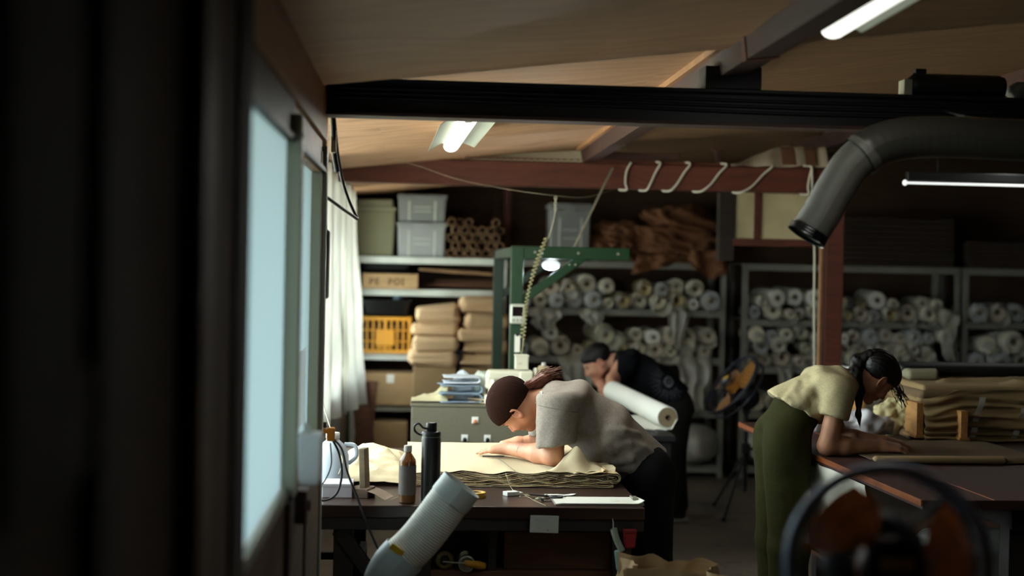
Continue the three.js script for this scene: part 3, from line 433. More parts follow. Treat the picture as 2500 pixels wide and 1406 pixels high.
// ---------------------------------------------------------------- in the rack beside the curtain
{ const t = thing('carton', 'cardboard carton printed PE POI on the narrow shelf', 'carton', [-0.22, 1.532, -11.55]); part(t, 'body', rbox(0.45, 0.118, 0.3, 0.004, 0, 0.06, 0), m.card); part(t, 'lid_flap', rbox(0.452, 0.004, 0.15, 0.001, 0, 0.122, 0.075), m.card);
  const c = document.createElement('canvas'); c.width = 512; c.height = 128; const x = c.getContext('2d'); x.clearRect(0, 0, 512, 128); x.fillStyle = '#5b452c'; x.font = 'bold 104px sans-serif'; x.fillText('PE', 40, 104); x.fillText('POI', 238, 104); const tx = new THREE.CanvasTexture(c); tx.colorSpace = THREE.SRGBColorSpace;
  const pm = new THREE.MeshStandardMaterial({ map: tx, transparent: true, roughness: 0.9 }), pg = new THREE.PlaneGeometry(0.4, 0.1); pg.userData.own = true; part(t, 'printed_letters', pg.translate(-0.01, 0.06, 0.1515), pm); }
for (const [k, x, y, l, a] of [[0, 0.32, 1.68, 0.62, 0.03], [1, 0.36, 1.57, 0.56, -0.02], [2, 0.4, 1.6, 0.5, 0.015]]) solo('wood_strip', ['long pale wood strip leaning across the narrow shelf', 'dark wood strip on the narrow shelf', 'thin dark strip under the pale wood strip'][k], 'wood strip', rbox(l, 0.025, 0.05, 0.003), k ? m.brownply : M('#a07a58', 0.7, { map: T.wood }), [x, y - (k ? 0 : 0.0), -11.55 - k * 0.07], a).rotation.z = k ? 0 : -0.05;
solo('black_bundle', 'black cloth bundle pushed back on the narrow shelf', 'bundle', bulge(rbox(0.4, 0.11, 0.2, 0.05, 0, 0.07, 0, 5), 0.01, 14, 3), m.black, [-0.26, 1.65, -11.72]);
{ // black tray and bottles over the crate
  const t = thing('plastic_tub', 'glossy black plastic tub standing on the yellow crate', 'tub', [-0.25, 1.302, -11.62]); part(t, 'body', taper(0.34, 0.4, 0.13, 0.28, 0.34, 0.03), m.gloss); part(t, 'rim', rbox(0.42, 0.014, 0.36, 0.006, 0, 0.13, 0), m.gloss);
  const u = thing('jar', 'small glass jar with a bright highlight on the black tub', 'jar', [-0.16, 1.44, -11.58]); part(u, 'glass', lathe([[0.03, 0], [0.042, 0.01], [0.042, 0.06], [0.03, 0.075], [0.0, 0.078]], 18), M('#5f7480', 0.08)); part(u, 'lid', new THREE.CylinderGeometry(0.03, 0.03, 0.014, 18).translate(0, 0.084, 0), m.black);
}
{ // yellow crate, slatted
  const ye = M('#c98a1e', 0.55), t = thing('plastic_crate', 'yellow slotted plastic crate on the middle shelf by the curtain', 'crate', [-0.255, 1.002, -11.6]), w = 0.42, h = 0.3, d = 0.34;
  part(t, 'floor', box(w - 0.02, 0.01, d - 0.02, 0, 0.006, 0), ye); part(t, 'rim', merge(rbox(w, 0.03, 0.016, 0.004, 0, h - 0.015, d / 2), rbox(w, 0.03, 0.016, 0.004, 0, h - 0.015, -d / 2), rbox(0.016, 0.03, d, 0.004, w / 2, h - 0.015, 0), rbox(0.016, 0.03, d, 0.004, -w / 2, h - 0.015, 0)), ye);
  for (const s of [-1, 1]) part(t, 'side_wall', box(0.008, h - 0.03, d - 0.01, s * (w / 2 - 0.008), h / 2 - 0.015, 0), ye); part(t, 'back_wall', box(w - 0.02, h - 0.03, 0.008, 0, h / 2 - 0.015, -d / 2 + 0.01), ye); part(t, 'base_rail', rbox(w, 0.03, 0.012, 0.003, 0, 0.015, d / 2), ye); for (const y of [0.1, 0.19]) part(t, 'cross_rail', rbox(w - 0.01, 0.012, 0.008, 0.002, 0, y, d / 2), ye);
  for (let i = 0; i < 9; i++) { const x = -w / 2 + 0.014 + i * (w - 0.028) / 8; part(t, 'slat', box(i % 4 ? 0.014 : 0.026, h - 0.03, 0.008, x, h / 2, d / 2), ye); } part(t, 'contents', bulge(rbox(w - 0.05, h * 0.8, d - 0.06, 0.03, 0, h * 0.43, -0.005, 4), 0.008, 14, 3), M('#5b4024', 0.95)); part(t, 'name_plate', rbox(0.15, 0.13, 0.012, 0.004, 0.0, 0.13, d / 2 + 0.004), ye); part(t, 'hand_grip', rbox(0.12, 0.014, 0.014, 0.004, -0.01, 0.05, d / 2 + 0.008), ye);  // contents: brown filling added to darken the gaps between the slats
}
{ const t = thing('carton', 'large plain carton with a white tag on the lower shelf', 'carton', [-0.205, 0.582, -11.6]); part(t, 'body', rbox(0.52, 0.26, 0.38, 0.005, 0, 0.13, 0), m.card); part(t, 'tape', rbox(0.522, 0.004, 0.05, 0.001, 0, 0.261, 0), m.kraft); part(t, 'tag', rbox(0.06, 0.07, 0.003, 0.001, 0.0, 0.215, 0.192), m.paper); part(t, 'printed_mark', box(0.11, 0.018, 0.002, -0.14, 0.17, 0.1905), M('#8d7049', 0.9)); }
{ const t = thing('carton', 'small carton on the bottom shelf beneath the large carton', 'carton', [-0.2, 0.102, -11.55]); part(t, 'body', rbox(0.28, 0.34, 0.3, 0.005, 0, 0.17, 0), m.card); part(t, 'tape', box(0.05, 0.002, 0.3, 0, 0.341, 0), m.kraft); }
{ // batting: soft folded beige rolls in two columns
  const bt = M('#e2bd93', 0.95, { map: T.speck, bumpMap: T.speck, bumpScale: 0.002 }), r = rng(5); const lay = (x, y, w, h, k) => { const g = bulge(bulge(new RoundedBoxGeometry(w * (0.94 + 0.12 * r()), h * 1.1, 0.42, 10, h * 0.42).rotateZ((r() - 0.5) * 0.05).translate((r() - 0.5) * 0.03, h * 0.54, (r() - 0.5) * 0.05), 0.02, 6, k * 3.7), 0.006, 26, k); const t = thing('batting_roll', k > 3 ? `${nth(k - 4, 5)} beige batting bundle in the taller column beside the green post` : `${nth(k, 4)} beige batting bundle in the column beside the yellow crate`, 'batting', [x, y, -11.26], (r() - 0.5) * 0.06, k > 3 ? 'batting bundles beside the green post' : 'batting bundles beside the crate'); part(t, 'roll', g, bt); part(t, 'fold', bulge(rbox(w * 0.9, h * 0.2, 0.05, 0.02, 0.0, h * 0.34, 0.2, 4), 0.008, 14, k), bt); };
  [0.12, 0.11, 0.11, 0.13].reduce((y, h, k) => { lay(0.15 + (k % 2 ? 0.012 : -0.012), y, 0.37, h, k); return y + h; }, 0.925); [0.11, 0.1, 0.1, 0.11, 0.12].reduce((y, h, k) => { lay(0.53 + (k % 2 ? 0.015 : -0.01), y, 0.36, h, k + 4); return y + h; }, 0.925);
  for (const [x, k] of [[0.15, 0], [0.53, 1]]) solo('carton', k ? 'carton carrying the taller batting column' : 'carton carrying the batting column beside the crate', 'carton', rbox(0.34, 0.92, 0.4, 0.005, 0, 0.46, 0), m.card, [x, 0.001, -11.26]);
}

// ================================================================ the cutting table and what lies on it
{ const t = thing('work_table', 'dark wooden cutting table under the cream canvas', 'table', [0.15, 0, -5.8]);
  part(t, 'tabletop', rbox(1.38, 0.045, 1.6, 0.004, 0, 0.8375, 0), m.tabletop); part(t, 'front_rail', rspan(-0.69, 0.69, 0.77, 0.815, 0.74, 0.79), m.tableframe); part(t, 'rear_rail', rspan(-0.69, 0.69, 0.7, 0.815, -0.78, -0.74), m.tableframe);
  for (const x of [-0.4, 0.62]) for (const z of [-0.7, 0.7]) part(t, 'leg', rspan(x - 0.035, x + 0.035, 0, 0.815, z - 0.035, z + 0.035), m.tableframe);
  part(t, 'brace', bar([-0.42, 0.76, 0.72], [-0.12, 0.36, 0.72], 0.05, 0.05), m.tableframe); part(t, 'brace', bar([0.6, 0.76, -0.7], [0.3, 0.36, -0.7], 0.05, 0.05), m.tableframe); part(t, 'centre_post', rspan(-0.15, -0.08, 0.0, 0.815, 0.66, 0.73), m.tableframe);
  part(t, 'lower_shelf', rspan(-0.12, 0.66, 0.585, 0.605, -0.68, 0.7), m.brownply); part(t, 'partition', rspan(0.13, 0.16, 0.605, 0.77, -0.6, 0.7), m.tableframe); }
{ const t = thing('drawer_box', 'brown wooden box on the shelf under the cutting table', 'box', [0.54, 0.605, -5.25]); part(t, 'front', rbox(0.4, 0.14, 0.018, 0.003, 0, 0.07, 0.1), m.brownply); part(t, 'side', rbox(0.018, 0.13, 0.3, 0.003, 0.19, 0.066, -0.06), m.brownply); part(t, 'side', rbox(0.018, 0.13, 0.3, 0.003, -0.19, 0.066, -0.06), m.brownply); part(t, 'rear', rbox(0.4, 0.13, 0.018, 0.003, 0, 0.066, -0.21), m.brownply); part(t, 'base', rbox(0.36, 0.012, 0.3, 0.002, 0, 0.008, -0.06), m.brownply); }
{ const t = thing('metal_can', 'shiny round metal can lying under the cutting table', 'can', [0.2, 0.635, -5.08]); part(t, 'body', lathe([[0, -0.1], [0.028, -0.1], [0.029, -0.02], [0.029, 0.0], [0.025, 0.004], [0.0, 0.004]], 24).rotateX(Math.PI / 2), M('#b8b4aa', 0.22, { metalness: 0.9 })); part(t, 'rim', new THREE.TorusGeometry(0.028, 0.003, 8, 24), m.alu);
  const u = thing('screwdriver', 'yellow-handled tool beside the metal can', 'tool', [0.27, 0.622, -5.1], 0.4); part(u, 'handle', lathe([[0, 0], [0.013, 0.004], [0.016, 0.03], [0.012, 0.07], [0.01, 0.085], [0, 0.086]], 14).rotateZ(1.35), M('#b3801a', 0.5)); part(u, 'blade', rod([-0.08, 0.018, 0], [-0.17, 0.03, 0], 0.003), m.alu);
  const v = thing('wound_coil', 'dull brass wire coil lying behind the metal can', 'coil', [0.12, 0.64, -5.12]); part(v, 'winding', new THREE.TorusGeometry(0.024, 0.011, 10, 26), M('#5b4a22', 0.5)); part(v, 'core', new THREE.CylinderGeometry(0.014, 0.014, 0.03, 16).rotateX(Math.PI / 2), m.black); }
{ const t = thing('stool_frame', 'low black steel frame standing under the cutting table', 'frame', [-0.36, 0, -6.1]); part(t, 'top_bar', bar([-0.14, 0.45, 0], [0.14, 0.45, 0], 0.03, 0.03), m.black); for (const x of [-0.14, 0.14]) part(t, 'leg', bar([x, 0, 0], [x, 0.435, 0], 0.03, 0.03), m.black); for (const x of [-0.14, 0.14]) part(t, 'side_bar', bar([x, 0.45, 0], [x, 0.45, -0.25], 0.03, 0.03), m.black); for (const x of [-0.14, 0.14]) part(t, 'leg', bar([x, 0, -0.25], [x, 0.435, -0.25], 0.03, 0.03), m.black); }
{ // canvas plies
  const t = thing('canvas_stack', 'stack of cream canvas plies with frayed edges on the cutting table', 'fabric', [0.38, 0.86, -5.93]); const N = 13, x0 = -0.41, x1 = 0.41, zf = 0.465, zb = -0.47, r = rng(31);
  for (let k = 0; k < N; k++) {
    const y = 0.002 + k * 0.0042, off = (N - k) * 0.0032 - 0.018 + (r() - 0.5) * 0.007, ph = r() * 20, top = k === N - 1;
    const f = (u, v) => { const x = lerp(x0, x1 - 0.012 * r0(k), u), z = lerp(zf + off + 0.004 * noise(u * 26, k * 3), zb, v), e = Math.exp(-v * 9), wv = e * (0.0035 * Math.sin(u * 31 + k * 0.4) + 0.006 * noise(u * 17 + k * 0.3, 2)) * Math.min(1, k / 3) + 0.002 * noise(x * 9, z * 9, top ? 3 : 1) * (k / N); return [x, y + Math.max(wv, -0.0022 * k) + 0.0006, z]; };
    part(t, 'canvas_ply', sheet(f, top ? 90 : 70, top ? 40 : 8, 0.0016), top || k === N - 2 ? m.canvas : k % 3 ? m.canvasedge : m.canvas);
  }
  function r0(k) { return 0.5 + 0.5 * noise(k * 1.7, 4); }
  const fr = []; for (let i = 0; i < 110; i++) { const x = x0 + r() * (x1 - x0), y = 0.006 + r() * 0.045; fr.push(tube([[x, y, zf - 0.01], [x + (r() - 0.5) * 0.02, y - 0.004, zf + 0.012], [x + (r() - 0.5) * 0.03, Math.max(0.002, y - 0.02 * r()), zf + 0.02 + r() * 0.012]], 0.0005, 4, 3)); } const g = part(t, 'frayed_threads', merge(fr), m.canvas); g.userData.kind = 'stuff';
  part(t, 'chalk_line', tube([[0.02, 0.0585, 0.45], [-0.01, 0.0595, 0.2], [-0.035, 0.0595, 0.02]], 0.0014, 10, 4), M('#6d6350', 0.9));
}
{ // the loose end, folded back and lifted against the worker
  const t = thing('canvas_fold', 'cream canvas end folded up beside the grey T-shirt', 'fabric', [0.68, 0.917, -5.66]);
  const L3 = (p, q, k) => p.map((v, i) => lerp(v, q[i], k));
  part(t, 'flap', sheet((u, v) => { const bump = Math.exp(-Math.pow((u - 0.3) / 0.2, 2)), F = [-0.16 + 0.27 * u, 0.004 - 0.02 * u, 0.195 + 0.01 * Math.sin(u * 14)], R = [-0.09 + 0.215 * u, 0.035 + 0.06 * bump - 0.035 * u + 0.01 * sstep(0.7, 1, u), 0.05 + 0.1 * u], Bk = [-0.1 + 0.22 * u, 0.006, -0.14 + 0.08 * u], e = sstep(0, 0.1, u) * 0.9 + 0.1; R[1] *= e; const p = v < 0.5 ? L3(F, R, sstep(0, 1, v * 2) * 0.5 + v) : L3(R, Bk, (v - 0.5) * 2); p[1] += 0.006 * Math.sin(u * 17 + v * 5) * Math.sin(v * 3.14) + 0.004 * noise(u * 6, v * 6, 2) - 0.014 * Math.sin(v * 6.283) * (v < 0.5 ? 1 : 0.4) * bump; return p; }, 60, 48, 0.0025), m.canvas);
  const roll = (x, y, r, turns, z0, z1) => sheet((u, v) => { const a = u * turns * Math.PI * 2 + Math.PI / 2, q = r * (1 - 0.55 * u); return u < 0.001 ? [x, y + r, lerp(z0, z1, v)] : [x + q * Math.cos(a) * -1, y + q * Math.sin(a), lerp(z0, z1, v)]; }, 30, 6, 0.0018);
  part(t, 'rolled_edge', roll(0.075, 0.004, 0.012, 1.4, 0.2, 0.12), m.canvasedge); 
  for (let k = 0; k < 5; k++) part(t, 'turned_ply', sheet((u, v) => { const R = 0.006 + k * 0.0035, L = 0.2 - k * 0.01, s = u * (2 * L + Math.PI * R); let x, y; if (s < L) { x = 0.12 - L + s; y = -R; } else if (s < L + Math.PI * R) { const a = (s - L) / R - Math.PI / 2; x = 0.12 + R * Math.cos(a); y = R * Math.sin(a); } else { x = 0.12 - (s - L - Math.PI * R); y = R; } return [x + 0.004 * noise(v * 6, k), y - 0.022 + 0.0035 * Math.sin(x * 60 + k) * sstep(0.1, -0.05, x - 0.1) + 0.001 * k, lerp(0.205 + 0.006 * noise(x * 22, k * 4), -0.1, v)]; }, 40, 6, 0.0015), k % 2 ? m.canvas : m.canvasedge);
}
{ // crumpled end near the window
  solo('canvas_heap', 'crumpled cream canvas heap beside the amber bottle', 'fabric', sheet((u, v) => { const x = -0.24 + 0.28 * u, z = -0.34 + 0.76 * v, q = Math.sin(Math.PI * clamp(u, 0, 1)) ** 0.5 * Math.sin(Math.PI * clamp(v * 0.96 + 0.02, 0, 1)) ** 0.6, rdg = 1 - Math.abs(noise(x * 7 + z * 3, z * 5 - x * 4, 1)) * 1.6, r2 = 1 - Math.abs(noise(x * 13 - z * 9, z * 12 + x * 5, 7)) * 1.5; return [x + 0.02 * noise(z * 8, x * 8, 5), 0.004 + q * Math.max(0.004, 0.055 + 0.05 * rdg * (1 - 0.4 * v) + 0.02 * r2), z]; }, 70, 80, 0.0016), m.canvas, [-0.06, 0.86, -5.86]);
}
{ // flask
  const t = thing('water_flask', 'tall matt black water flask with a strap loop', 'flask', [0.062, 0.86, -5.065]); const k = M('#121113', 0.42);
  part(t, 'body', lathe([[0, 0], [0.034, 0], [0.0355, 0.004], [0.0355, 0.235], [0.033, 0.242], [0.0345, 0.244], [0.0345, 0.258], [0.03, 0.262], [0, 0.262]], 40), k); part(t, 'cap', merge(lathe([[0, 0.26], [0.0195, 0.26], [0.0195, 0.29], [0.018, 0.294], [0, 0.295]], 28), rbox(0.03, 0.012, 0.022, 0.003, 0, 0.284, 0)), k); part(t, 'strap', tube([[-0.012, 0.272, 0.012], [-0.03, 0.275, 0.012], [-0.048, 0.29, 0.008], [-0.062, 0.28, 0.004], [-0.06, 0.262, 0], [-0.044, 0.25, 0], [-0.034, 0.248, 0]], 0.004, 40, 8), k); part(t, 'steel_ring', new THREE.TorusGeometry(0.0325, 0.0016, 8, 40).rotateX(Math.PI / 2).translate(0, 0.243, 0), m.alu);
}
{ const t = thing('amber_bottle', 'amber liquid bottle with a grey printed label and pale cap', 'bottle', [-0.022, 0.86, -5.075]); const R = 0.031;
  part(t, 'bottle', lathe([[0, 0], [0.028, 0], [R, 0.004], [R, 0.148], [0.028, 0.158], [0.016, 0.176], [0.013, 0.18], [0.013, 0.186], [0, 0.186]], 36), M('#9a6a3a', 0.12, { transmission: 0.55, thickness: 0 })); part(t, 'liquid', lathe([[0, 0.003], [0.027, 0.003], [0.0295, 0.008], [0.0295, 0.146], [0, 0.146]], 32), M('#8a521c', 0.2)); part(t, 'label', lathe([[R + 0.0006, 0.03], [R + 0.0008, 0.032], [R + 0.0008, 0.134], [R + 0.0006, 0.136]], 36), M('#6f6660', 0.7, { map: T.speck })); part(t, 'cap', lathe([[0, 0.184], [0.0135, 0.184], [0.0145, 0.187], [0.0145, 0.206], [0.0125, 0.208], [0, 0.208]], 24), M('#b8b3a8', 0.6));
}
{ const t = thing('wooden_sample', 'upright wooden slat fixed in a brown block', 'wood sample', [-0.19, 0.86, -5.2], -0.3); part(t, 'block', rbox(0.075, 0.034, 0.09, 0.003, 0, 0.017, 0), M('#6f5847', 0.8, { map: T.wood })); part(t, 'slat', rbox(0.024, 0.15, 0.05, 0.003, 0.012, 0.105, 0).rotateZ(0.05), M('#86735a', 0.75, { map: T.wood })); part(t, 'paper_edge', sheet((u, v) => [0.03 + 0.1 * u, 0.032 - 0.03 * Math.sqrt(u) + 0.006 * Math.sin(u * 6), -0.05 + 0.1 * v], 12, 4, 0.001), M('#8f7a68', 0.85)); }
{ const t = thing('plastic_jug', 'milky pale blue plastic jug behind the tangled cable', 'jug', [-0.315, 0.86, -5.42]); const pl = M('#c9d3dc', 0.4, { transmission: 0.25, thickness: 0 }); part(t, 'body', lathe([[0, 0], [0.058, 0], [0.064, 0.008], [0.064, 0.12], [0.05, 0.16], [0.026, 0.18], [0.024, 0.19], [0, 0.19]], 30), pl); part(t, 'cap', lathe([[0, 0.188], [0.027, 0.188], [0.027, 0.21], [0, 0.212]], 24), m.white); part(t, 'handle', tube([[0.045, 0.165, 0], [0.085, 0.16, 0], [0.092, 0.12, 0], [0.062, 0.09, 0]], 0.008, 20, 8), pl); }
{ const t = thing('paper_box', 'low white paper box beside the milky jug', 'box', [-0.28, 0.86, -5.22]); const pb = M('#b5b1b6', 0.85); part(t, 'body', rbox(0.11, 0.045, 0.13, 0.003, 0, 0.0225, 0), pb); part(t, 'lid', rbox(0.113, 0.012, 0.133, 0.002, 0, 0.046, 0), pb); }
{ const t = thing('power_cable', 'black power cable looped below the orange plug', 'cable', [-0.3, 0.86, -5.03]); const c = M('#1b1917', 0.6); part(t, 'loop', tube([[-0.03, 0.23, 0], [-0.04, 0.14, 0.01], [-0.06, 0.06, 0.0], [-0.03, 0.012, 0], [0.02, 0.03, 0], [0.042, 0.1, 0], [0.03, 0.18, -0.01], [0.005, 0.235, 0]], 0.0042, 60, 8), c); part(t, 'loop', tube([[0.0, 0.22, 0.01], [0.004, 0.14, 0.01], [-0.02, 0.08, 0.01], [-0.055, 0.04, 0.01], [-0.07, 0.006, 0.01]], 0.0028, 40, 6), c);
  part(t, 'lead', tube([[0.01, 0.235, 0.0], [0.04, 0.2, 0.01], [0.062, 0.12, 0.02], [0.1, 0.03, 0.03], [0.132, -0.05, 0.045], [0.2, -0.2, 0.05], [0.26, -0.34, 0.03], [0.3, -0.855, 0.0]], 0.0042, 80, 8), c);
  const pl = part(t, 'plug', merge(rbox(0.03, 0.05, 0.022, 0.006, 0.0, 0.25, 0), rbox(0.05, 0.018, 0.024, 0.005, -0.03, 0.262, 0)), M('#b5761c', 0.5)); part(pl, 'red_socket', rbox(0.05, 0.016, 0.02, 0.004, -0.05, 0.245, 0), M('#8c2b1b', 0.5)); part(pl, 'black_socket', rbox(0.06, 0.02, 0.026, 0.004, -0.045, 0.285, 0), m.black); }
solo('wire', 'thin pale wire rising from the cable past the curtain hem', 'wire', tube([[-0.45, 1.06, -6.4], [-0.42, 1.17, -6.3], [-0.4, 1.15, -6.0], [-0.32, 1.02, -5.6], [-0.27, 0.98, -5.3], [-0.27, 0.96, -5.06]], 0.0028, 50, 6), M('#8f8672', 0.6));
// ---- papers and small tools at the near edge
solo('paper_scrap', 'torn white paper scrap behind the clipboard sheet', 'paper', sheet((u, v) => [(u - 0.5) * 0.12, 0.002 + 0.006 * sstep(0.75, 1, u) * v + 0.001 * Math.sin(u * 8), (v - 0.5) * 0.045 * (1 - 0.5 * Math.abs(Math.sin(u * 7)))], 20, 6, 0.0006), m.paper, [0.56, 0.8605, -5.26], 0.1);
{ const t = thing('clipboard', 'clipboard with white sheets at the table corner', 'clipboard', [0.68, 0.861, -5.12], 0.02); part(t, 'board', rbox(0.33, 0.003, 0.155, 0.001, 0, 0.0015, 0), M('#8c8577', 0.7)); for (let k = 0; k < 3; k++) part(t, 'paper_sheet', sheet((u, v) => [(u - 0.5) * (0.322 - k * 0.004) + 0.004 * k, 0.0042 + k * 0.0011 + 0.012 * sstep(0.93, 1, u) * v * (k === 2 ? 1 : 0.2), (v - 0.5) * 0.148 + 0.002 * k], 24, 4, 0.0006), m.paper); part(t, 'clip', merge(rbox(0.02, 0.008, 0.06, 0.002, 0.145, 0.011, -0.02), rod([0.135, 0.013, -0.05], [0.135, 0.013, 0.01], 0.004)), m.alu);
  const c = document.createElement('canvas'); c.width = 256; c.height = 64; const x = c.getContext('2d'); x.clearRect(0, 0, 256, 64); x.fillStyle = '#8d3a34'; x.font = '40px sans-serif'; x.fillText('x.mZ&', 20, 44); const tx = new THREE.CanvasTexture(c); tx.colorSpace = THREE.SRGBColorSpace; const g = new THREE.PlaneGeometry(0.08, 0.02).rotateX(-Math.PI / 2).translate(0.08, 0.0076, 0.03); g.userData.own = true; part(t, 'red_note', g, new THREE.MeshStandardMaterial({ map: tx, transparent: true, roughness: 0.9 })); }
{ const t = thing('scissors', 'small black thread scissors beside the paper scrap', 'scissors', [0.5, 0.868, -5.2], -0.5); for (const s of [-1, 1]) { part(t, 'finger_loop', new THREE.TorusGeometry(0.016, 0.004, 8, 24).rotateX(Math.PI / 2).scale(1.4, 1, 1).translate(0.045, s * 0.002, s * 0.016), m.black); part(t, 'blade', rbox(0.085, 0.003, 0.009, 0.001, -0.03, s * 0.002, s * 0.004), m.black); } part(t, 'pivot', new THREE.CylinderGeometry(0.004, 0.004, 0.01, 12), m.black); }
{ const t = thing('key_bunch', 'dark bunch of keys and clips on the table edge', 'keys', [0.475, 0.861, -5.12], 0.3); for (let k = 0; k < 5; k++) part(t, 'key', merge(rbox(0.035, 0.002, 0.006, 0.0005, 0.02, 0.002 + k * 0.0022, 0), new THREE.CylinderGeometry(0.008, 0.008, 0.002, 12).translate(0, 0.002 + k * 0.0022, 0)).rotateY(k * 0.9), k % 2 ? m.black : m.alud); part(t, 'ring', new THREE.TorusGeometry(0.012, 0.0012, 6, 24).rotateX(Math.PI / 2).translate(-0.004, 0.013, 0), m.alu); }
{ const t = thing('tailors_chalk', 'white block of tailor chalk near the frayed canvas', 'chalk', [0.37, 0.86, -5.25], 0.5); part(t, 'block', rbox(0.055, 0.016, 0.035, 0.003, 0, 0.008, 0), m.white); part(t, 'tip', rbox(0.03, 0.012, 0.022, 0.004, 0.03, 0.006, 0.006), m.white); }
{ const t = thing('tape_roll', 'yellow tape roll behind the grey hose', 'tape', [0.235, 0.86, -5.2], 0.2); part(t, 'tape', lathe([[0.022, 0], [0.036, 0], [0.037, 0.001], [0.037, 0.019], [0.036, 0.02], [0.022, 0.02], [0.022, 0]], 28), M('#c99a2a', 0.45)); part(t, 'core', lathe([[0.019, 0], [0.022, 0], [0.022, 0.02], [0.019, 0.02], [0.019, 0]], 24), m.card); }
solo('thread', 'loose pale thread straggling to the table edge', 'thread', tube([[0.36, 0.917, -5.44], [0.38, 0.866, -5.4], [0.42, 0.8625, -5.25], [0.45, 0.8625, -5.12], [0.48, 0.8625, -5.02]], 0.0012, 30, 5), m.canvas); solo('thread', 'tangle of pale thread beside the chalk block', 'thread', tube([[0.4, 0.8625, -5.28], [0.44, 0.864, -5.22], [0.4, 0.863, -5.2], [0.43, 0.8635, -5.27], [0.47, 0.8625, -5.23], [0.42, 0.864, -5.17]], 0.001, 50, 5), m.canvas);
{ const t = thing('note_card', 'blank grey card taped to the front of the cutting table', 'card', [0.474, 0.8, -4.989]); part(t, 'card', rbox(0.103, 0.062, 0.002, 0.0008, 0, 0, 0).rotateZ(-0.02), M('#c6c6bf', 0.85, { map: T.speck })); part(t, 'pin', new THREE.SphereGeometry(0.002, 8, 6).translate(0.012, -0.022, 0.002), m.black); }
{ const t = thing('hand_brush', 'pale green hand brush hanging at the table end', 'brush', [0.735, 0.76, -4.97]); part(t, 'handle', tube([[-0.012, 0.03, 0], [0.0, -0.01, 0], [0.02, -0.05, 0]], 0.0125, 16, 10), M('#9aa394', 0.6)); part(t, 'head', merge(rbox(0.03, 0.08, 0.03, 0.012, 0.02, -0.1, 0), rbox(0.02, 0.075, 0.024, 0.008, -0.006, -0.085, 0).rotateZ(0.15)), M('#8fa8a0', 0.6)); part(t, 'bristles', rbox(0.016, 0.06, 0.026, 0.003, 0.036, -0.105, 0), M('#6f8f8b', 0.9)); part(t, 'hook', tube([[-0.012, 0.03, 0], [-0.012, 0.05, -0.01], [-0.012, 0.06, -0.03]], 0.002, 10, 5), m.alu); }
{ const t = thing('red_pouch', 'red tool pouch hung beside the pale green brush', 'pouch', [0.785, 0.752, -4.985], 0.1); part(t, 'body', taper(0.036, 0.046, 0.062, 0.02, 0.026, 0.006).translate(0, -0.034, 0), M('#8e1722', 0.6)); part(t, 'flap', rbox(0.046, 0.014, 0.03, 0.003, 0, 0.026, 0), M('#7c131d', 0.6)); part(t, 'loop', rbox(0.02, 0.03, 0.004, 0.001, 0, 0.04, -0.012), m.black); }
{ // kraft bag
  const t = thing('paper_bag', 'open crumpled kraft paper bag standing before the table', 'bag', [0.875, 0, -4.62], -0.03); const w = 0.345, h = 0.74, d = 0.2;
  const wall = (f) => sheet(f, 20, 30, 0.0012), cr = (u, v, s) => 0.012 * (1 - 2 * Math.abs(noise(u * 5, v * 8, s))) + 0.006 * noise(u * 12, v * 17, s + 5), rimy = (u, s) => h - 0.03 * u + 0.012 * noise(u * 6, s);
  part(t, 'front_panel', wall((u, v) => [(u - 0.5) * w, v * rimy(u, 1), d / 2 + cr(u, v, 2) * (0.3 + v) - 0.02 * Math.sin(u * 3.14) * v]), m.kraft); part(t, 'rear_panel', wall((u, v) => [(u - 0.5) * w, v * (rimy(u, 3) + 0.012), -d / 2 + cr(u, v, 9) * (0.3 + v)]), m.kraft);
  for (const s of [-1, 1]) part(t, 'gusset', wall((u, v) => [s * (w / 2 - 0.055 * Math.sin(u * 3.14) * v + cr(u, v, s * 4)), v * rimy(s > 0 ? 1 : 0, 4), (u - 0.5) * d]), m.kraft); part(t, 'base', box(w, 0.003, d, 0, 0.0018, 0), m.kraft); part(t, 'turned_flap', sheet((u, v) => [(u - 0.5) * 0.13 + 0.05, h - 0.03 - 0.055 * v * (1 - Math.abs(u - 0.5)), d / 2 - 0.005 + 0.028 * Math.sin(v * 2.6)], 10, 8, 0.0012), m.kraft);
}

// ================================================================ machine corner by the curtain
{ const gr = M('#12331a', 0.45), t = thing('steel_gantry', 'dark green steel gantry standing over the sewing machine', 'gantry', [0.57, 0, -8.9]);
  for (const [z, n] of [[0.9, 'f'], [-0.9, 'r']]) { part(t, 'post', rspan(-0.036, 0.036, 0, 1.85, z - 0.036, z + 0.036, 0.004), gr); part(t, 'arm', rspan(-0.036, 0.65, 1.778, 1.85, z - 0.03, z + 0.03, 0.004), gr); part(t, 'brace', bar([0.02, 1.53, z], [0.38, 1.79, z], 0.045, 0.05), gr); part(t, 'foot_plate', rspan(-0.08, 0.08, 0, 0.012, z - 0.08, z + 0.08, 0.002), gr); for (const x of [0.1, 0.35, 0.58]) part(t, 'bolt', new THREE.CylinderGeometry(0.009, 0.009, 0.012, 6).rotateX(Math.PI / 2).translate(x, 1.815, z + 0.034), m.alu); for (const x of [0.3, 0.335]) part(t, 'bolt', new THREE.CylinderGeometry(0.007, 0.007, 0.012, 6).rotateX(Math.PI / 2).translate(x, 1.748, z + 0.03), m.alu); }
  part(t, 'tie_bar', rspan(-0.03, 0.03, 1.785, 1.845, -0.87, 0.87, 0.004), gr); part(t, 'tie_bar', rspan(0.59, 0.64, 1.785, 1.845, -0.87, 0.87, 0.004), gr); }
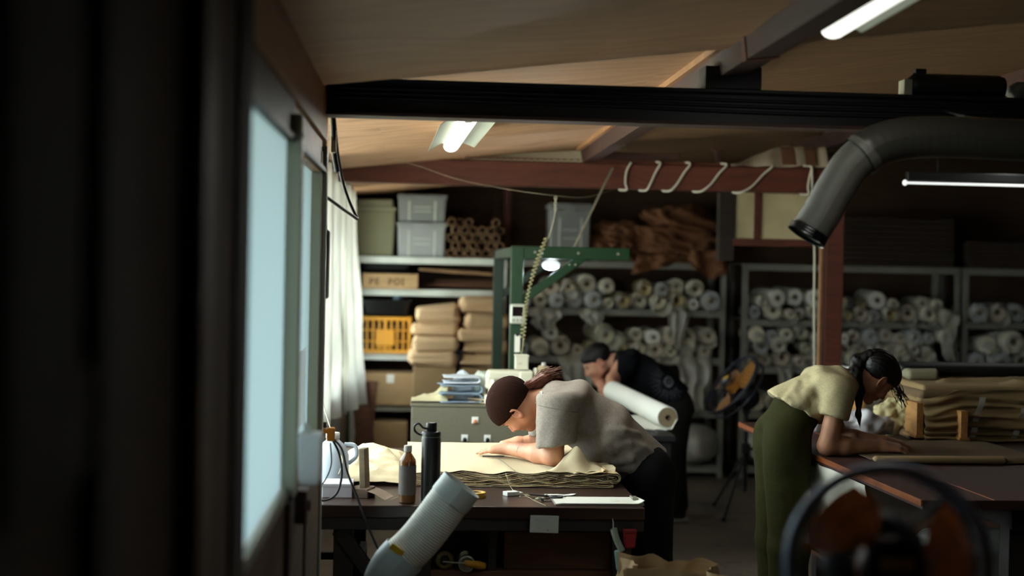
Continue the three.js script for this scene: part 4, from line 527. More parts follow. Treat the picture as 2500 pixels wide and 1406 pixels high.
{ const t = thing('work_lamp', 'small white work lamp glowing under the green gantry', 'lamp', [0.79, 1.745, -8.25]); const gl = M('#eef2f4', 0.5, { emissive: new THREE.Color(0.82, 0.94, 1), emissiveIntensity: 0.85 }); part(t, 'lamp_shade', new THREE.SphereGeometry(0.055, 20, 12).scale(1.0, 0.55, 0.8), gl); part(t, 'neck', rod([0.02, 0.02, 0], [0.06, 0.06, 0], 0.008), m.alu); part(t, 'clamp', rbox(0.03, 0.04, 0.03, 0.004, 0.07, 0.07, 0), m.alud); const l = new THREE.PointLight(new THREE.Color(0.85, 0.95, 1), 0.7); l.position.set(0, -0.05, 0.06); l.castShadow = true; t.add(l); }
{ const t = thing('control_unit', 'white handheld control box with dark screen on green post', 'controller', [0.575, 1.46, -7.945]); part(t, 'case', rbox(0.09, 0.115, 0.03, 0.014, 0, 0, 0), M('#b9b9ae', 0.5)); part(t, 'display', rbox(0.066, 0.06, 0.004, 0.004, 0, 0.014, 0.0145), M('#1a1113', 0.15)); for (const x of [-0.022, 0, 0.022]) part(t, 'button', new THREE.CylinderGeometry(0.008, 0.008, 0.006, 16).rotateX(Math.PI / 2).translate(x, -0.036, 0.016), M('#8f8f86', 0.5)); part(t, 'bezel', new THREE.TorusGeometry(0.04, 0.003, 6, 4, 6.283).rotateZ(Math.PI / 4).scale(1.15, 1.05, 1).translate(0, 0.014, 0.0148), m.white); }
{ const t = thing('paper_tag', 'white paper tag clipped low on the green post', 'tag', [0.578, 1.29, -7.955], 0.05); part(t, 'slip', rbox(0.032, 0.1, 0.002, 0.0008, 0, 0, 0), m.paper); part(t, 'clip', rbox(0.018, 0.016, 0.008, 0.002, 0, 0.05, 0), m.black); }
{ // coiled air hose and the string it hangs from
  const coil = []; for (let i = 0; i <= 260; i++) { const s = i / 260, a = s * 26 * Math.PI * 2, r = 0.011 + 0.003 * Math.sin(s * 9), x = lerp(0.725, 0.6, s) - 0.03 * Math.sin(s * 3.14), y = lerp(1.9, 1.32, s), z = -7.85; coil.push([x + r * Math.cos(a), y, z + r * Math.sin(a)]); }
  const t = thing('coiled_cord', 'springy pale coiled cord hanging before the green post', 'cord', [0, 0, 0]); part(t, 'coil', tube(coil, 0.0028, 700, 5), M('#a89f72', 0.5)); part(t, 'straight_end', tube([[0.776, 2.06, -7.9], [0.765, 2.0, -7.88], [0.737, 1.9, -7.85]], 0.0028, 12, 5), M('#c9c4ae', 0.5)); part(t, 'tail', tube([[0.605, 1.32, -7.85], [0.6, 1.27, -7.84], [0.585, 1.23, -7.8], [0.575, 1.2, -7.76]], 0.003, 14, 5), M('#a89f72', 0.5)); part(t, 'chain', merge(Array.from({ length: 5 }, (_, k) => new THREE.TorusGeometry(0.009, 0.0028, 6, 14).scale(0.75, 1.2, 1).rotateY(k % 2 ? 1.57 : 0).translate(0.776, 2.125 - k * 0.0155, -7.9))), M('#b3ad95', 0.4, { metalness: 0.6 }));
  solo('string', 'thin pale string slung from ceiling to beam past the lamp', 'string', tube([[-0.199, 2.34, -8.0], [0.0, 2.29, -7.98], [0.2, 2.225, -7.95], [0.46, 2.175, -7.92], [0.776, 2.138, -7.9], [0.98, 2.15, -8.2], [1.2, 2.22, -8.62]], 0.001, 60, 5), M('#b9ad93', 0.7));
  solo('strap', 'flat grey strap stretched from beam to green gantry', 'strap', bar([1.2, 2.36, -8.63], [0.9, 1.85, -8.02], 0.016, 0.004), M('#8d8a78', 0.8));
}
{ // cord wound round the red beam, one turn after another
  const pts = []; const tops = [1.296, 1.5, 1.69, 1.92, 2.21, 2.46], lows = [1.274, 1.4, 1.55, 1.745, 2.0, 2.43];
  tops.forEach((x, k) => { const l = lows[k]; pts.push([x + (k ? 0 : 0.02), 2.396, -8.63], [lerp(x, l, 0.25), 2.345, -8.633], [lerp(x, l, 0.6), 2.265, -8.632], [l + 0.02, 2.228, -8.638], [l - 0.015, 2.226, -8.68], [l, 2.25, -8.765], [lerp(l, tops[Math.min(k + 1, 5)], 0.5), 2.36, -8.768], [lerp(l, tops[Math.min(k + 1, 5)], 0.8), 2.402, -8.72]); });
  solo('wound_rope', 'white rope wound in open turns round the red beam', 'cord', tube(pts, 0.0075, 420, 8), M('#c2bba9', 0.7)); solo('hanging_rope', 'straight white rope hanging beside the timber post', 'cord', tube([[2.46, 2.39, -8.62], [2.47, 2.2, -8.62], [2.488, 1.9, -8.62], [2.49, 1.5, -8.6], [2.5, 1.12, -8.6]], 0.007, 40, 8), M('#cfc8b4', 0.7));
}
{ // bits stored on the red beam
  solo('foam_sheet', 'dimpled grey foam sheet stored on top of the red beam', 'foam sheet', sheet((u, v) => [0.12 + 0.93 * u, 2.393 + v * (0.01 + 0.07 * u), -8.665 - 0.05 * v + 0.003 * Math.sin(u * 140) * Math.sin(v * 14)], 120, 16, 0.006), M('#b3ab93', 0.85)); solo('plank', 'short pale plank lying on the red beam by the lamp', 'plank', rbox(0.24, 0.045, 0.06, 0.003), m.lint, [0.16, 2.41 + 0.003, -8.63]); solo('plank', 'dark board lying on the red beam below the rafter', 'plank', rbox(0.5, 0.05, 0.06, 0.003), m.rafter, [1.38, 2.437, -8.71]);
  solo('bracket', 'small brown bracket standing on the red beam near the cord', 'bracket', merge(rbox(0.03, 0.11, 0.03, 0.003, 0, 0.055, 0), rbox(0.09, 0.02, 0.03, 0.003, 0, 0.11, 0)), m.rafter, [1.88, 2.388, -8.72]);
  const t = thing('cloth_wrap', 'brown and white cloth wrap slung on the beam near the duct', 'cloth', [2.3, 2.39, -8.7]); part(t, 'cloth', sheet((u, v) => [-0.35 + 0.62 * u, 0.01 + 0.13 * sstep(0.0, 0.55, u) * Math.sin(1.57 * Math.min(1, v * 1.4)) + 0.01 * noise(u * 8, v * 6), 0.06 - 0.14 * v + 0.01 * Math.sin(u * 20)], 40, 12, 0.004), M('#b5a48e', 0.9, { map: T.blotch })); for (const [x, w] of [[0.02, 0.09], [0.16, 0.07]]) part(t, 'brown_band', sheet((u, v) => [x + w * (u - 0.5), 0.017 + 0.13 * sstep(0.0, 0.55, (x + 0.35) / 0.62) * Math.sin(1.57 * Math.min(1, v * 0.5 * 1.4)), 0.066 - 0.07 * v], 4, 6, 0.003), M('#6b4630', 0.9));
}
{ // machine cabinet
  const ol = M('#6b6552', 0.55, { map: T.speck }), t = thing('machine_cabinet', 'olive grey metal machine cabinet with push buttons', 'cabinet', [0.33, 0, -7.775]); part(t, 'body', rbox(0.7, 0.955, 0.33, 0.008, 0, 0.4775, 0), ol); part(t, 'top', rbox(0.71, 0.014, 0.34, 0.004, 0, 0.962, 0), ol);
  const btn = (x, y, c) => { const p = part(t, 'button_plate', rbox(0.036, 0.036, 0.004, 0.002, x, y, 0.167), m.white); part(p, 'push_button', new THREE.SphereGeometry(0.0115, 16, 10).scale(1, 1, 0.8).translate(x, y - 0.008, 0.173), c); }; btn(0.0, 0.885, M('#c7794f', 0.4)); btn(-0.055, 0.787, m.gloss); btn(0.07, 0.787, m.gloss); for (const y of [0.5, 0.7]) part(t, 'panel_seam', rbox(0.68, 0.006, 0.004, 0.001, 0, y, 0.166), ol);
}
{ // folded cloths on the cabinet
  const fold = (name, label, at, w, d, n, th, mat, turn, seed) => { const t = thing(name, label, 'cloth', at, turn, 'folded cloths on the cabinet'); for (let k = 0; k < n; k++) { const R = th / 2; part(t, 'fold', sheet((u, v) => { const L = w * 0.92 - R, s = u * (2 * L + Math.PI * R); let x, y; if (s < L) { x = -L / 2 + s; y = -R; } else if (s < L + Math.PI * R) { const a = (s - L) / R - 1.57; x = L / 2 + R * Math.cos(a); y = R * Math.sin(a); } else { x = L / 2 - (s - L - Math.PI * R); y = R; } return [x + 0.006 * noise(v * 4, k + seed), k * th * 1.15 + R + y + 0.004 + 0.004 * noise(x * 14, v * 6, seed + k) * (k + 1) / n, (v - 0.5) * d + 0.01 * noise(x * 9, k * 3, seed)]; }, 36, 14, 0.005), mat); } return t; };
  fold('folded_cloth', 'folded beige cloth drooping over the cabinet edge', [0.4, 0.972, -7.72], 0.2, 0.16, 1, 0.016, M('#b59f80', 0.95, { map: T.weave }), -0.5, 3); fold('folded_towel', 'folded blue-grey towels stacked on the cabinet', [0.24, 0.972, -7.75], 0.25, 0.2, 2, 0.042, M('#8d9fb0', 0.95, { map: T.weave }), 0.1, 5); fold('folded_cloth', 'white folded cloth lying on the blue-grey towels', [0.245, 1.08, -7.76], 0.22, 0.19, 1, 0.03, M('#d5dae2', 0.95, { map: T.weave }), 0.05, 8);
  solo('cloth_heap', 'cream cloth heap sloping off the blue-grey towels', 'cloth', sheet((u, v) => [(u - 0.5) * 0.2, 0.006 + 0.085 * u * Math.sin(v * 3.14) * (0.8 + 0.3 * noise(u * 6, v * 6)), (v - 0.5) * 0.22], 20, 20, 0.003), M('#c9bd98', 0.95, { map: T.weave }), [0.08, 0.972, -7.8]); solo('cloth_heap', 'crumpled beige scrap on the cabinet beside the towels', 'cloth', bulge(new THREE.IcosahedronGeometry(0.05, 5).scale(1.3, 0.55, 1).translate(0, 0.03, 0), 0.018, 26, 4), M('#b3a184', 0.95, { map: T.weave }), [0.47, 0.972, -7.74]); solo('cloth_heap', 'pale cloth bundle behind the towels', 'cloth', bulge(new THREE.IcosahedronGeometry(0.09, 5).scale(1.1, 1, 0.9).translate(0, 0.085, 0), 0.03, 14, 9), M('#b9beb2', 0.95), [0.42, 0.972, -7.86]); solo('cloth_heap', 'white cloth bundle tucked below the batting', 'cloth', bulge(new THREE.IcosahedronGeometry(0.08, 5).scale(1, 1, 0.9).translate(0, 0.075, 0), 0.028, 15, 12), M('#c3cad0', 0.95), [0.27, 0.972, -7.87]);
}
{ // sewing machine
  const cr = M('#c9c4ae', 0.4), t = thing('sewing_machine', 'cream industrial sewing machine behind the beanie', 'sewing machine', [0.56, 0.972, -7.7]); part(t, 'bed', rbox(0.3, 0.05, 0.17, 0.01, -0.03, 0.025, 0), cr); part(t, 'pillar', taper(0.085, 0.075, 0.14, 0.12, 0.12, 0.015).translate(0.05, 0.045, 0), cr); part(t, 'arm', rbox(0.25, 0.06, 0.1, 0.022, -0.045, 0.155, 0, 3), cr); part(t, 'head', rbox(0.06, 0.085, 0.095, 0.018, -0.145, 0.12, 0, 3), cr); part(t, 'needle_bar', rod([-0.145, 0.08, 0.02], [-0.145, 0.05, 0.02], 0.004), m.alu); part(t, 'handwheel', lathe([[0.01, -0.012], [0.045, -0.012], [0.05, 0], [0.045, 0.012], [0.01, 0.012]], 28).rotateZ(Math.PI / 2).translate(0.105, 0.15, 0), cr);
  const b = thing('white_box', 'small white motor box standing on the sewing machine', 'box', [0.585, 1.16, -7.7]); part(b, 'body', rbox(0.075, 0.075, 0.07, 0.006, 0, 0.0375, 0), cr); part(b, 'lid', rbox(0.08, 0.01, 0.076, 0.003, 0, 0.078, 0), cr); part(b, 'label', rbox(0.02, 0.006, 0.002, 0.0005, -0.01, 0.035, 0.036), m.alud);
  const c = thing('thread_cone', 'pale pink thread cone beside the sewing machine', 'thread cone', [0.425, 0.972, -7.62]); part(c, 'thread', lathe([[0, 0.004], [0.034, 0.004], [0.036, 0.012], [0.018, 0.12], [0, 0.12]], 24), M('#cdb3a3', 0.85)); part(c, 'cone', lathe([[0.01, 0.12], [0.014, 0.12], [0.012, 0.135], [0.008, 0.135]], 16), m.white); const d = thing('thread_cone', 'cream thread cone behind the sewing machine', 'thread cone', [0.72, 0.972, -7.82]); part(d, 'thread', lathe([[0, 0.004], [0.05, 0.004], [0.056, 0.03], [0.052, 0.14], [0.03, 0.2], [0, 0.205]], 28), M('#c9b492', 0.85)); part(d, 'cone', lathe([[0.01, 0.2], [0.014, 0.2], [0.012, 0.22], [0.008, 0.22]], 16), m.white); }
{ // table behind, with the paper roll
  const t = thing('side_table', 'black narrow table under the white paper roll', 'table', [1.15, 0, -8.35]); part(t, 'tabletop', rbox(0.62, 0.03, 1.3, 0.003, 0, 0.785, 0), m.black); for (const x of [-0.27, 0.27]) for (const z of [-0.6, 0.6]) part(t, 'leg', rspan(x - 0.02, x + 0.02, 0, 0.77, z - 0.02, z + 0.02), m.black); part(t, 'rail', rspan(-0.25, 0.25, 0.7, 0.77, 0.58, 0.62), m.black);
  const r = thing('paper_roll', 'thick white paper roll held by the stooping person', 'paper roll', [0, 0, 0]); const A = V(1.465, 0.873, -8.0), Bv = V(1.285, 0.935, -9.02), dir = Bv.clone().sub(A).normalize(), q = new THREE.Quaternion().setFromUnitVectors(V(0, 1, 0), dir), L = A.distanceTo(Bv), put = (g) => g.applyQuaternion(q).translate(A.x, A.y, A.z);
  part(r, 'roll', put(lathe([[0.014, 0], [0.06, 0], [0.0625, 0.003], [0.0625, L - 0.003], [0.06, L], [0.014, L]], 36)), M('#f0f0e8', 0.75)); part(r, 'end_face', put(lathe([[0.014, -0.0006], [0.058, -0.0006], [0.058, 0.001]], 36)), M('#9c8a6c', 0.9, { map: T.speck })); part(r, 'core_tube', put(lathe([[0.011, 0.6], [0.011, -0.003], [0.017, -0.003], [0.017, 0.05]], 18)), M('#6b5240', 0.9));
  part(r, 'loose_sheet', sheet((u, v) => { const p = A.clone().lerp(Bv, v * 0.5), s = u; const x = lerp(0.045, -0.17 - 0.02 * v, s) + (s < 0.15 ? 0.012 : 0); return [p.x + (s < 0.25 ? lerp(0.062, 0.02, s / 0.25) : lerp(0.02, -0.16, (s - 0.25) / 0.75)), p.y + (s < 0.25 ? lerp(-0.01, -0.072, sstep(0, 1, s / 0.25)) : -0.072 + 0.004 * Math.sin(s * 9)), p.z + 0.02 * (1 - v) * s]; }, 30, 8, 0.001), m.paper);
}
{ // boards leaning below the curtain
  for (const [x, z, tilt, l] of [[-0.42, -10.9, -0.12, 'tall brown board leaning under the curtain'], [-0.34, -10.7, 0.16, 'second brown board leaning under the curtain hem']]) { const o = solo('leaning_board', l, 'board', rbox(0.14, 0.82, 0.02, 0.003, 0, 0.41, 0), m.brownply, [x, 0.004, z]); o.rotation.z = tilt * 0.6; }
  const t = thing('curtain', 'cream curtain hanging in folds before the bright window', 'curtain', [-0.5, 0, -9.1]); const cl = (z0, z1, y0, y1, ph, lean) => veil((u, v) => { const z = lerp(z0, z1, u), yb = lerp(y0, y1, u); return [0.022 * Math.sin(u * 12 + ph) * (0.5 + v) + lean * v * (0.4 + u) + 0.01 * noise(u * 8, v * 4, ph), lerp(2.285, yb, v), z + 0.03 * noise(u * 5, v * 3, ph)]; }, 90, 24);
  part(t, 'curtain_panel', cl(1.5, -0.45, 0.84, 0.7, 0, 0.0), m.curtain); part(t, 'curtain_panel', cl(-0.2, -1.6, 0.72, 0.66, 2, 0.07), m.curtain); part(t, 'curtain_rail', rod([-0.01, 2.295, 1.6], [-0.01, 2.295, -1.6], 0.008), m.bronze); for (let k = 0; k < 14; k++) part(t, 'ring', new THREE.TorusGeometry(0.014, 0.002, 6, 14).translate(-0.01, 2.291, 1.4 - k * 0.21), m.alu);
  const b = thing('cable_run', 'thick black cables drooping at the end of the window wall', 'cable', [0, 0, 0]); part(b, 'cable', tube([[-0.305, 2.3, -4.82], [-0.3, 2.22, -4.9], [-0.29, 2.1, -5.0], [-0.27, 2.0, -5.05], [-0.232, 1.905, -5.1], [-0.222, 1.89, -5.1], [-0.25, 1.905, -5.0], [-0.33, 1.96, -4.84]], 0.006, 60, 8), m.black); part(b, 'cable', tube([[-0.31, 2.32, -4.81], [-0.302, 2.2, -4.88], [-0.298, 2.1, -4.92], [-0.29, 2.05, -4.95]], 0.009, 30, 8), m.black); part(b, 'junction', rbox(0.02, 0.08, 0.02, 0.004, -0.302, 2.15, -4.9), m.alud);
  const s = thing('hanging_cloth', 'dark purple cloth hung on the end of the window frame', 'cloth', [-0.318, 1.72, -4.86]); part(s, 'cloth', bulge(rbox(0.02, 0.24, 0.1, 0.01, 0, 0, 0, 4), 0.003, 12, 3), M('#2a1b26', 0.9)); part(s, 'loop', tube([[0, 0.12, 0], [0, 0.15, 0.02], [0.0, 0.16, 0.06]], 0.003, 10, 6), m.black);
  const wp = thing('wall_pocket', 'white plastic pocket fixed below the frosted panes', 'pocket', [-0.266, 1.222, -3.6]); part(wp, 'body', taper(0.05, 0.062, 0.13, 0.08, 0.1, 0.01).translate(0, -0.065, 0), M('#f4f2f4', 0.9, { transmission: 0.55, thickness: 0 })); part(wp, 'folded_paper', sheet((u, v) => [-0.02 + 0.03 * u, 0.06 + 0.03 * v - 0.03 * u * u, (u - 0.5) * 0.07], 10, 6, 0.002), m.paper); const pp = solo('window_notice', 'white paper sheet stuck on the second frosted pane', 'paper', new THREE.PlaneGeometry(0.32, 0.24).rotateY(Math.PI / 2), M('#f4f4f6', 0.95, { transmission: 0.9, thickness: 0 }), [-0.357, 1.33, -4.4]); const db = solo('switch_box', 'brown switch box under the white plastic pocket', 'switch box', merge(rbox(0.04, 0.09, 0.09, 0.005), rbox(0.01, 0.03, 0.02, 0.003, 0.022, 0, 0)), m.rafter, [-0.298, 1.08, -3.72]);
  const pin = solo('pinboard', 'dark brown pinboard on the unlit wall', 'board', merge(rbox(0.012, 0.5, 0.22, 0.003)), M('#2c1d13', 0.85, { map: T.wood }), [-0.312, 1.76, -1.18]); solo('clipboard', 'grey clipboard hung low on the unlit wall', 'clipboard', merge(rbox(0.01, 0.1, 0.14, 0.002), rbox(0.014, 0.01, 0.05, 0.002, 0.004, 0.045, 0)), M('#37332d', 0.8), [-0.313, 1.57, -1.3]);
}
// ================================================================ ducts and hoses
function hoseGeo(pts, R, rings, amp = 0.05, rs = 24) { // corrugated tube swept along a curve
  const c = new THREE.CatmullRomCurve3(pts.map((p) => V(...p)), false, 'centripetal'), n = rings * 4, g = new THREE.TubeGeometry(c, n, R, rs, false), p = g.attributes.position, q = V(0, 0, 0); for (let i = 0; i <= n; i++) { c.getPointAt(i / n, q); const k = 1 + amp * Math.cos(i * Math.PI / 2); for (let j = 0; j <= rs; j++) { const o = i * (rs + 1) + j; p.setXYZ(o, q.x + (p.getX(o) - q.x) * k, q.y + (p.getY(o) - q.y) * k, q.z + (p.getZ(o) - q.z) * k); } } g.computeVertexNormals(); return g;
}
{ const dk = M('#55524a', 0.5), t = thing('ventilation_duct', 'black flexible duct curving down beside the timber post', 'duct', [0, 0, 0]); const z = -4.42;
  part(t, 'metal_elbow', hoseGeo([[3.2, 2.18, z], [2.4, 2.175, z], [1.95, 2.172, z], [1.7, 2.175, z], [1.55, 2.165, z], [1.46, 2.135, z], [1.425, 2.11, z]], 0.068, 60, 0.006), M('#46433c', 0.3, { metalness: 0.35 })); part(t, 'joint_band', hoseGeo([[1.44, 2.123, z], [1.43, 2.113, z], [1.418, 2.103, z]], 0.0705, 3, 0.01), dk); part(t, 'flexible_hose', hoseGeo([[1.43, 2.115, z], [1.385, 2.07, z], [1.335, 1.99, z], [1.292, 1.91, z], [1.255, 1.852, z]], 0.062, 44, 0.022), dk); part(t, 'end_ring', hoseGeo([[1.262, 1.865, z], [1.255, 1.853, z], [1.247, 1.84, z]], 0.066, 3, 0.01), m.gloss); for (const x of [1.8, 2.5]) part(t, 'hanger', rod([x, 2.235, z], [x, 2.3, -4.72], 0.006), m.black);
  const u = thing('machine_motor', 'black motor housing resting on the steel beam', 'motor', [1.84, 2.347, -4.78]); part(u, 'housing', lathe([[0, -0.2], [0.036, -0.2], [0.042, -0.18], [0.042, 0.12], [0.026, 0.14], [0, 0.14]], 20).rotateZ(Math.PI / 2).translate(0, 0.043, 0), m.steel); part(u, 'bracket', rbox(0.03, 0.06, 0.06, 0.003, -0.15, 0.03, 0), m.alud); part(u, 'terminal', rbox(0.04, 0.02, 0.03, 0.004, -0.1, 0.09, 0), m.black); const w = thing('wrapped_bundle', 'grey plastic bundle lying on the steel beam', 'bundle', [2.2, 2.347, -4.8]); part(w, 'bundle', bulge(rbox(0.26, 0.06, 0.1, 0.028, 0, 0.034, 0, 5), 0.006, 20, 5), M('#5d5a52', 0.7)); part(w, 'tie', new THREE.TorusGeometry(0.045, 0.004, 6, 20).rotateY(Math.PI / 2).scale(1, 0.75, 1.2).translate(0.04, 0.036, 0), m.black); for (let k = 0; k < 3; k++) solo('beam_cable', ['black cable clipped along the top of the steel beam', 'second black cable along the steel beam', 'lowest black cable along the steel beam'][k], 'cable', tube([[-0.3, 2.318 - k * 0.016, -4.733], [0.6, 2.315 - k * 0.017, -4.733], [1.3, 2.312 - k * 0.02, -4.733], [2.4, 2.316 - k * 0.018, -4.733], [4, 2.318 - k * 0.016, -4.733]], 0.006, 60, 6), m.black);
}
{ const gy = M('#dedcd2', 0.55), t = thing('suction_hose', 'pale grey ribbed suction hose rising before the table', 'hose', [0, 0, 0]); const z = -4.66; part(t, 'cuff', hoseGeo([[0.162, 0.992, z], [0.145, 0.969, z], [0.122, 0.939, z]], 0.073, 4, 0.002), M('#c6c9c5', 0.5)); part(t, 'ribbed_hose', hoseGeo([[0.135, 0.956, z], [0.094, 0.9, z], [0.055, 0.845, z], [0.015, 0.795, z], [-0.03, 0.75, z]], 0.07, 30, 0.018), gy); part(t, 'lower_pipe', hoseGeo([[-0.025, 0.757, z], [-0.06, 0.715, z], [-0.085, 0.66, z], [-0.1, 0.58, z], [-0.1, 0.3, z], [-0.1, 0.02, z]], 0.077, 30, 0.002), M('#b5c4c8', 0.42)); part(t, 'yellow_label', rbox(0.05, 0.02, 0.004, 0.001, 0, 0, 0).rotateZ(-0.6).translate(-0.05, 0.785, z + 0.072), M('#c9a21a', 0.5)); part(t, 'foot_flange', lathe([[0.07, 0], [0.12, 0], [0.12, 0.012], [0.08, 0.016]], 28).translate(-0.1, 0, z), M('#9db0b8', 0.5)); }
// ================================================================ tripod fans
function fan(at, dir, R, H, label, legR, blade, rim) {
  const t = thing('tripod_fan', label, 'fan', [at[0], 0, at[2]]), y = at[1], q = new THREE.Quaternion().setFromUnitVectors(V(0, 0, 1), V(...dir).normalize()), P = (n, g, mt) => part(t, n, g.applyQuaternion(q).translate(0, y, 0), mt), wire = M('#2b2f3c', 0.35, { metalness: 0.3 }), or = M(blade, 0.45);
  const ring = (r, z, th) => new THREE.TorusGeometry(r, th, 8, 64).translate(0, 0, z); P('guard_ring', ring(R, 0, 0.011), M(rim, 0.45)); P('guard_ring', ring(R * 0.97, -0.07, 0.007), wire);
  const sp = []; for (let k = 0; k < 40; k++) { const a = k / 40 * 6.283, c = Math.cos(a), s = Math.sin(a); sp.push(tube([[0.05 * c, 0.05 * s, 0.055], [R * 0.6 * c, R * 0.6 * s, 0.045], [R * 0.95 * c, R * 0.95 * s, 0.012], [R * c, R * s, 0]], 0.0013, 8, 4)); } P('wire_guard', merge(sp, ring(R * 0.35, 0.054, 0.0014), ring(R * 0.68, 0.04, 0.0014)), wire);
  P('hub_badge', lathe([[0, 0.006], [0.045, 0.004], [0.052, 0], [0.052, -0.008], [0, -0.008]], 28).rotateX(Math.PI / 2).translate(0, 0, 0.058), m.black); P('badge_print', rbox(0.06, 0.022, 0.002, 0.001, 0, 0.012, 0.065), M('#f0c024', 0.5)); P('badge_print', rbox(0.05, 0.016, 0.002, 0.001, 0, -0.014, 0.064), M('#9aa2bd', 0.5));
  for (let k = 0; k < 3; k++) { const g = veil((u, v) => { const r = lerp(0.045, R * 0.88, u), a = (v - 0.5) * (0.55 + 0.75 * Math.sin(Math.min(1, u * 1.15) * 2.4)) + k * 2.094 + 0.35 * u; return [r * Math.cos(a), r * Math.sin(a), -0.015 + 0.05 * (v - 0.5) * (1 - 0.4 * u)]; }, 14, 12); P('blade', g, M(blade, 0.95, { transmission: 0.4, thickness: 0 })); }
  P('rotor_hub', new THREE.CylinderGeometry(0.05, 0.05, 0.05, 24).rotateX(Math.PI / 2).translate(0, 0, -0.015), or); P('motor', lathe([[0, -0.22], [0.06, -0.22], [0.085, -0.19], [0.09, -0.1], [0.07, -0.07], [0, -0.07]].map(([a, b]) => [a, b]), 24).rotateX(Math.PI / 2), m.black); for (const a of [0.8, 2.37, 3.94, 5.5]) P('guard_stay', rod([0.08 * Math.cos(a), 0.08 * Math.sin(a), -0.12], [R * 0.97 * Math.cos(a), R * 0.97 * Math.sin(a), -0.07], 0.004), wire);
  const bk = V(0, 0, -0.15).applyQuaternion(q); part(t, 'pole', rod([bk.x, 0.16, bk.z], [bk.x, y + bk.y - 0.06, bk.z], 0.016), m.black); part(t, 'yoke', rbox(0.05, 0.08, 0.05, 0.008, bk.x, y + bk.y - 0.08, bk.z), m.black); part(t, 'clamp', rbox(0.06, 0.08, 0.06, 0.01, bk.x, H, bk.z), m.black); part(t, 'clamp_knob', rod([bk.x + 0.03, H, bk.z], [bk.x + 0.075, H, bk.z], 0.012), m.black);
  for (let k = 0; k < 3; k++) { const a = k * 2.094 + legR; part(t, 'leg', rod([bk.x, H - 0.02, bk.z], [bk.x + 0.36 * Math.cos(a), 0.008, bk.z + 0.36 * Math.sin(a)], 0.011, 0.009), m.black); part(t, 'foot', new THREE.SphereGeometry(0.016, 12, 8).translate(bk.x + 0.36 * Math.cos(a), 0.016, bk.z + 0.36 * Math.sin(a)), m.black); }
  return t;
}
fan([2.24, 0.928, -9.75], [-0.78, 0.6, 0.16], 0.25, 0.47, 'black tripod fan with amber blades standing by the racks', 2.2, '#c98420', '#2b2f3c');
fan([0.805, 1.228, -2.3], [-0.12, 0.1, 0.98], 0.166, 0.5, 'large tripod fan with amber blades close before the second table', 0.4, '#84431a', '#c6cfee');  // pale blue rim colour stands in for window light on the guard ring
// ================================================================ second table
{ const t = thing('work_table', 'reddish wooden table with bright edge strip under brown cloth', 'table', [2.75, 0, -6.15], 0.033), tp = M('#3f1b10', 0.62, { map: T.wood }); part(t, 'tabletop', rbox(1.94, 0.035, 2.5, 0.003, 0, 0.9025, 0), tp); part(t, 'edge_strip', rspan(-0.976, -0.968, 0.897, 0.921, -1.25, 1.25, 0.002), M('#8a4820', 0.45, { map: T.wood })); part(t, 'seam', box(0.006, 0.002, 2.5, -0.7, 0.9205, 0), M('#8a4a28', 0.5)); part(t, 'apron', rspan(-0.6, 0.93, 0.8, 0.885, 1.15, 1.18), m.tableframe); part(t, 'apron', rspan(-0.6, -0.57, 0.8, 0.885, -1.15, 1.18), m.tableframe); for (const x of [-0.55, 0.85]) for (const z of [-1.1, 1.1]) part(t, 'leg', rspan(x - 0.04, x + 0.04, 0, 0.885, z - 0.04, z + 0.04), m.tableframe); part(t, 'lower_shelf', rspan(-0.85, 0.9, 0.4, 0.42, -1.1, 1.1), m.brownply); }
const brown = M('#9a8058', 0.9, { map: T.weave }), brownd = M('#6f5a40', 0.9, { map: T.weave });
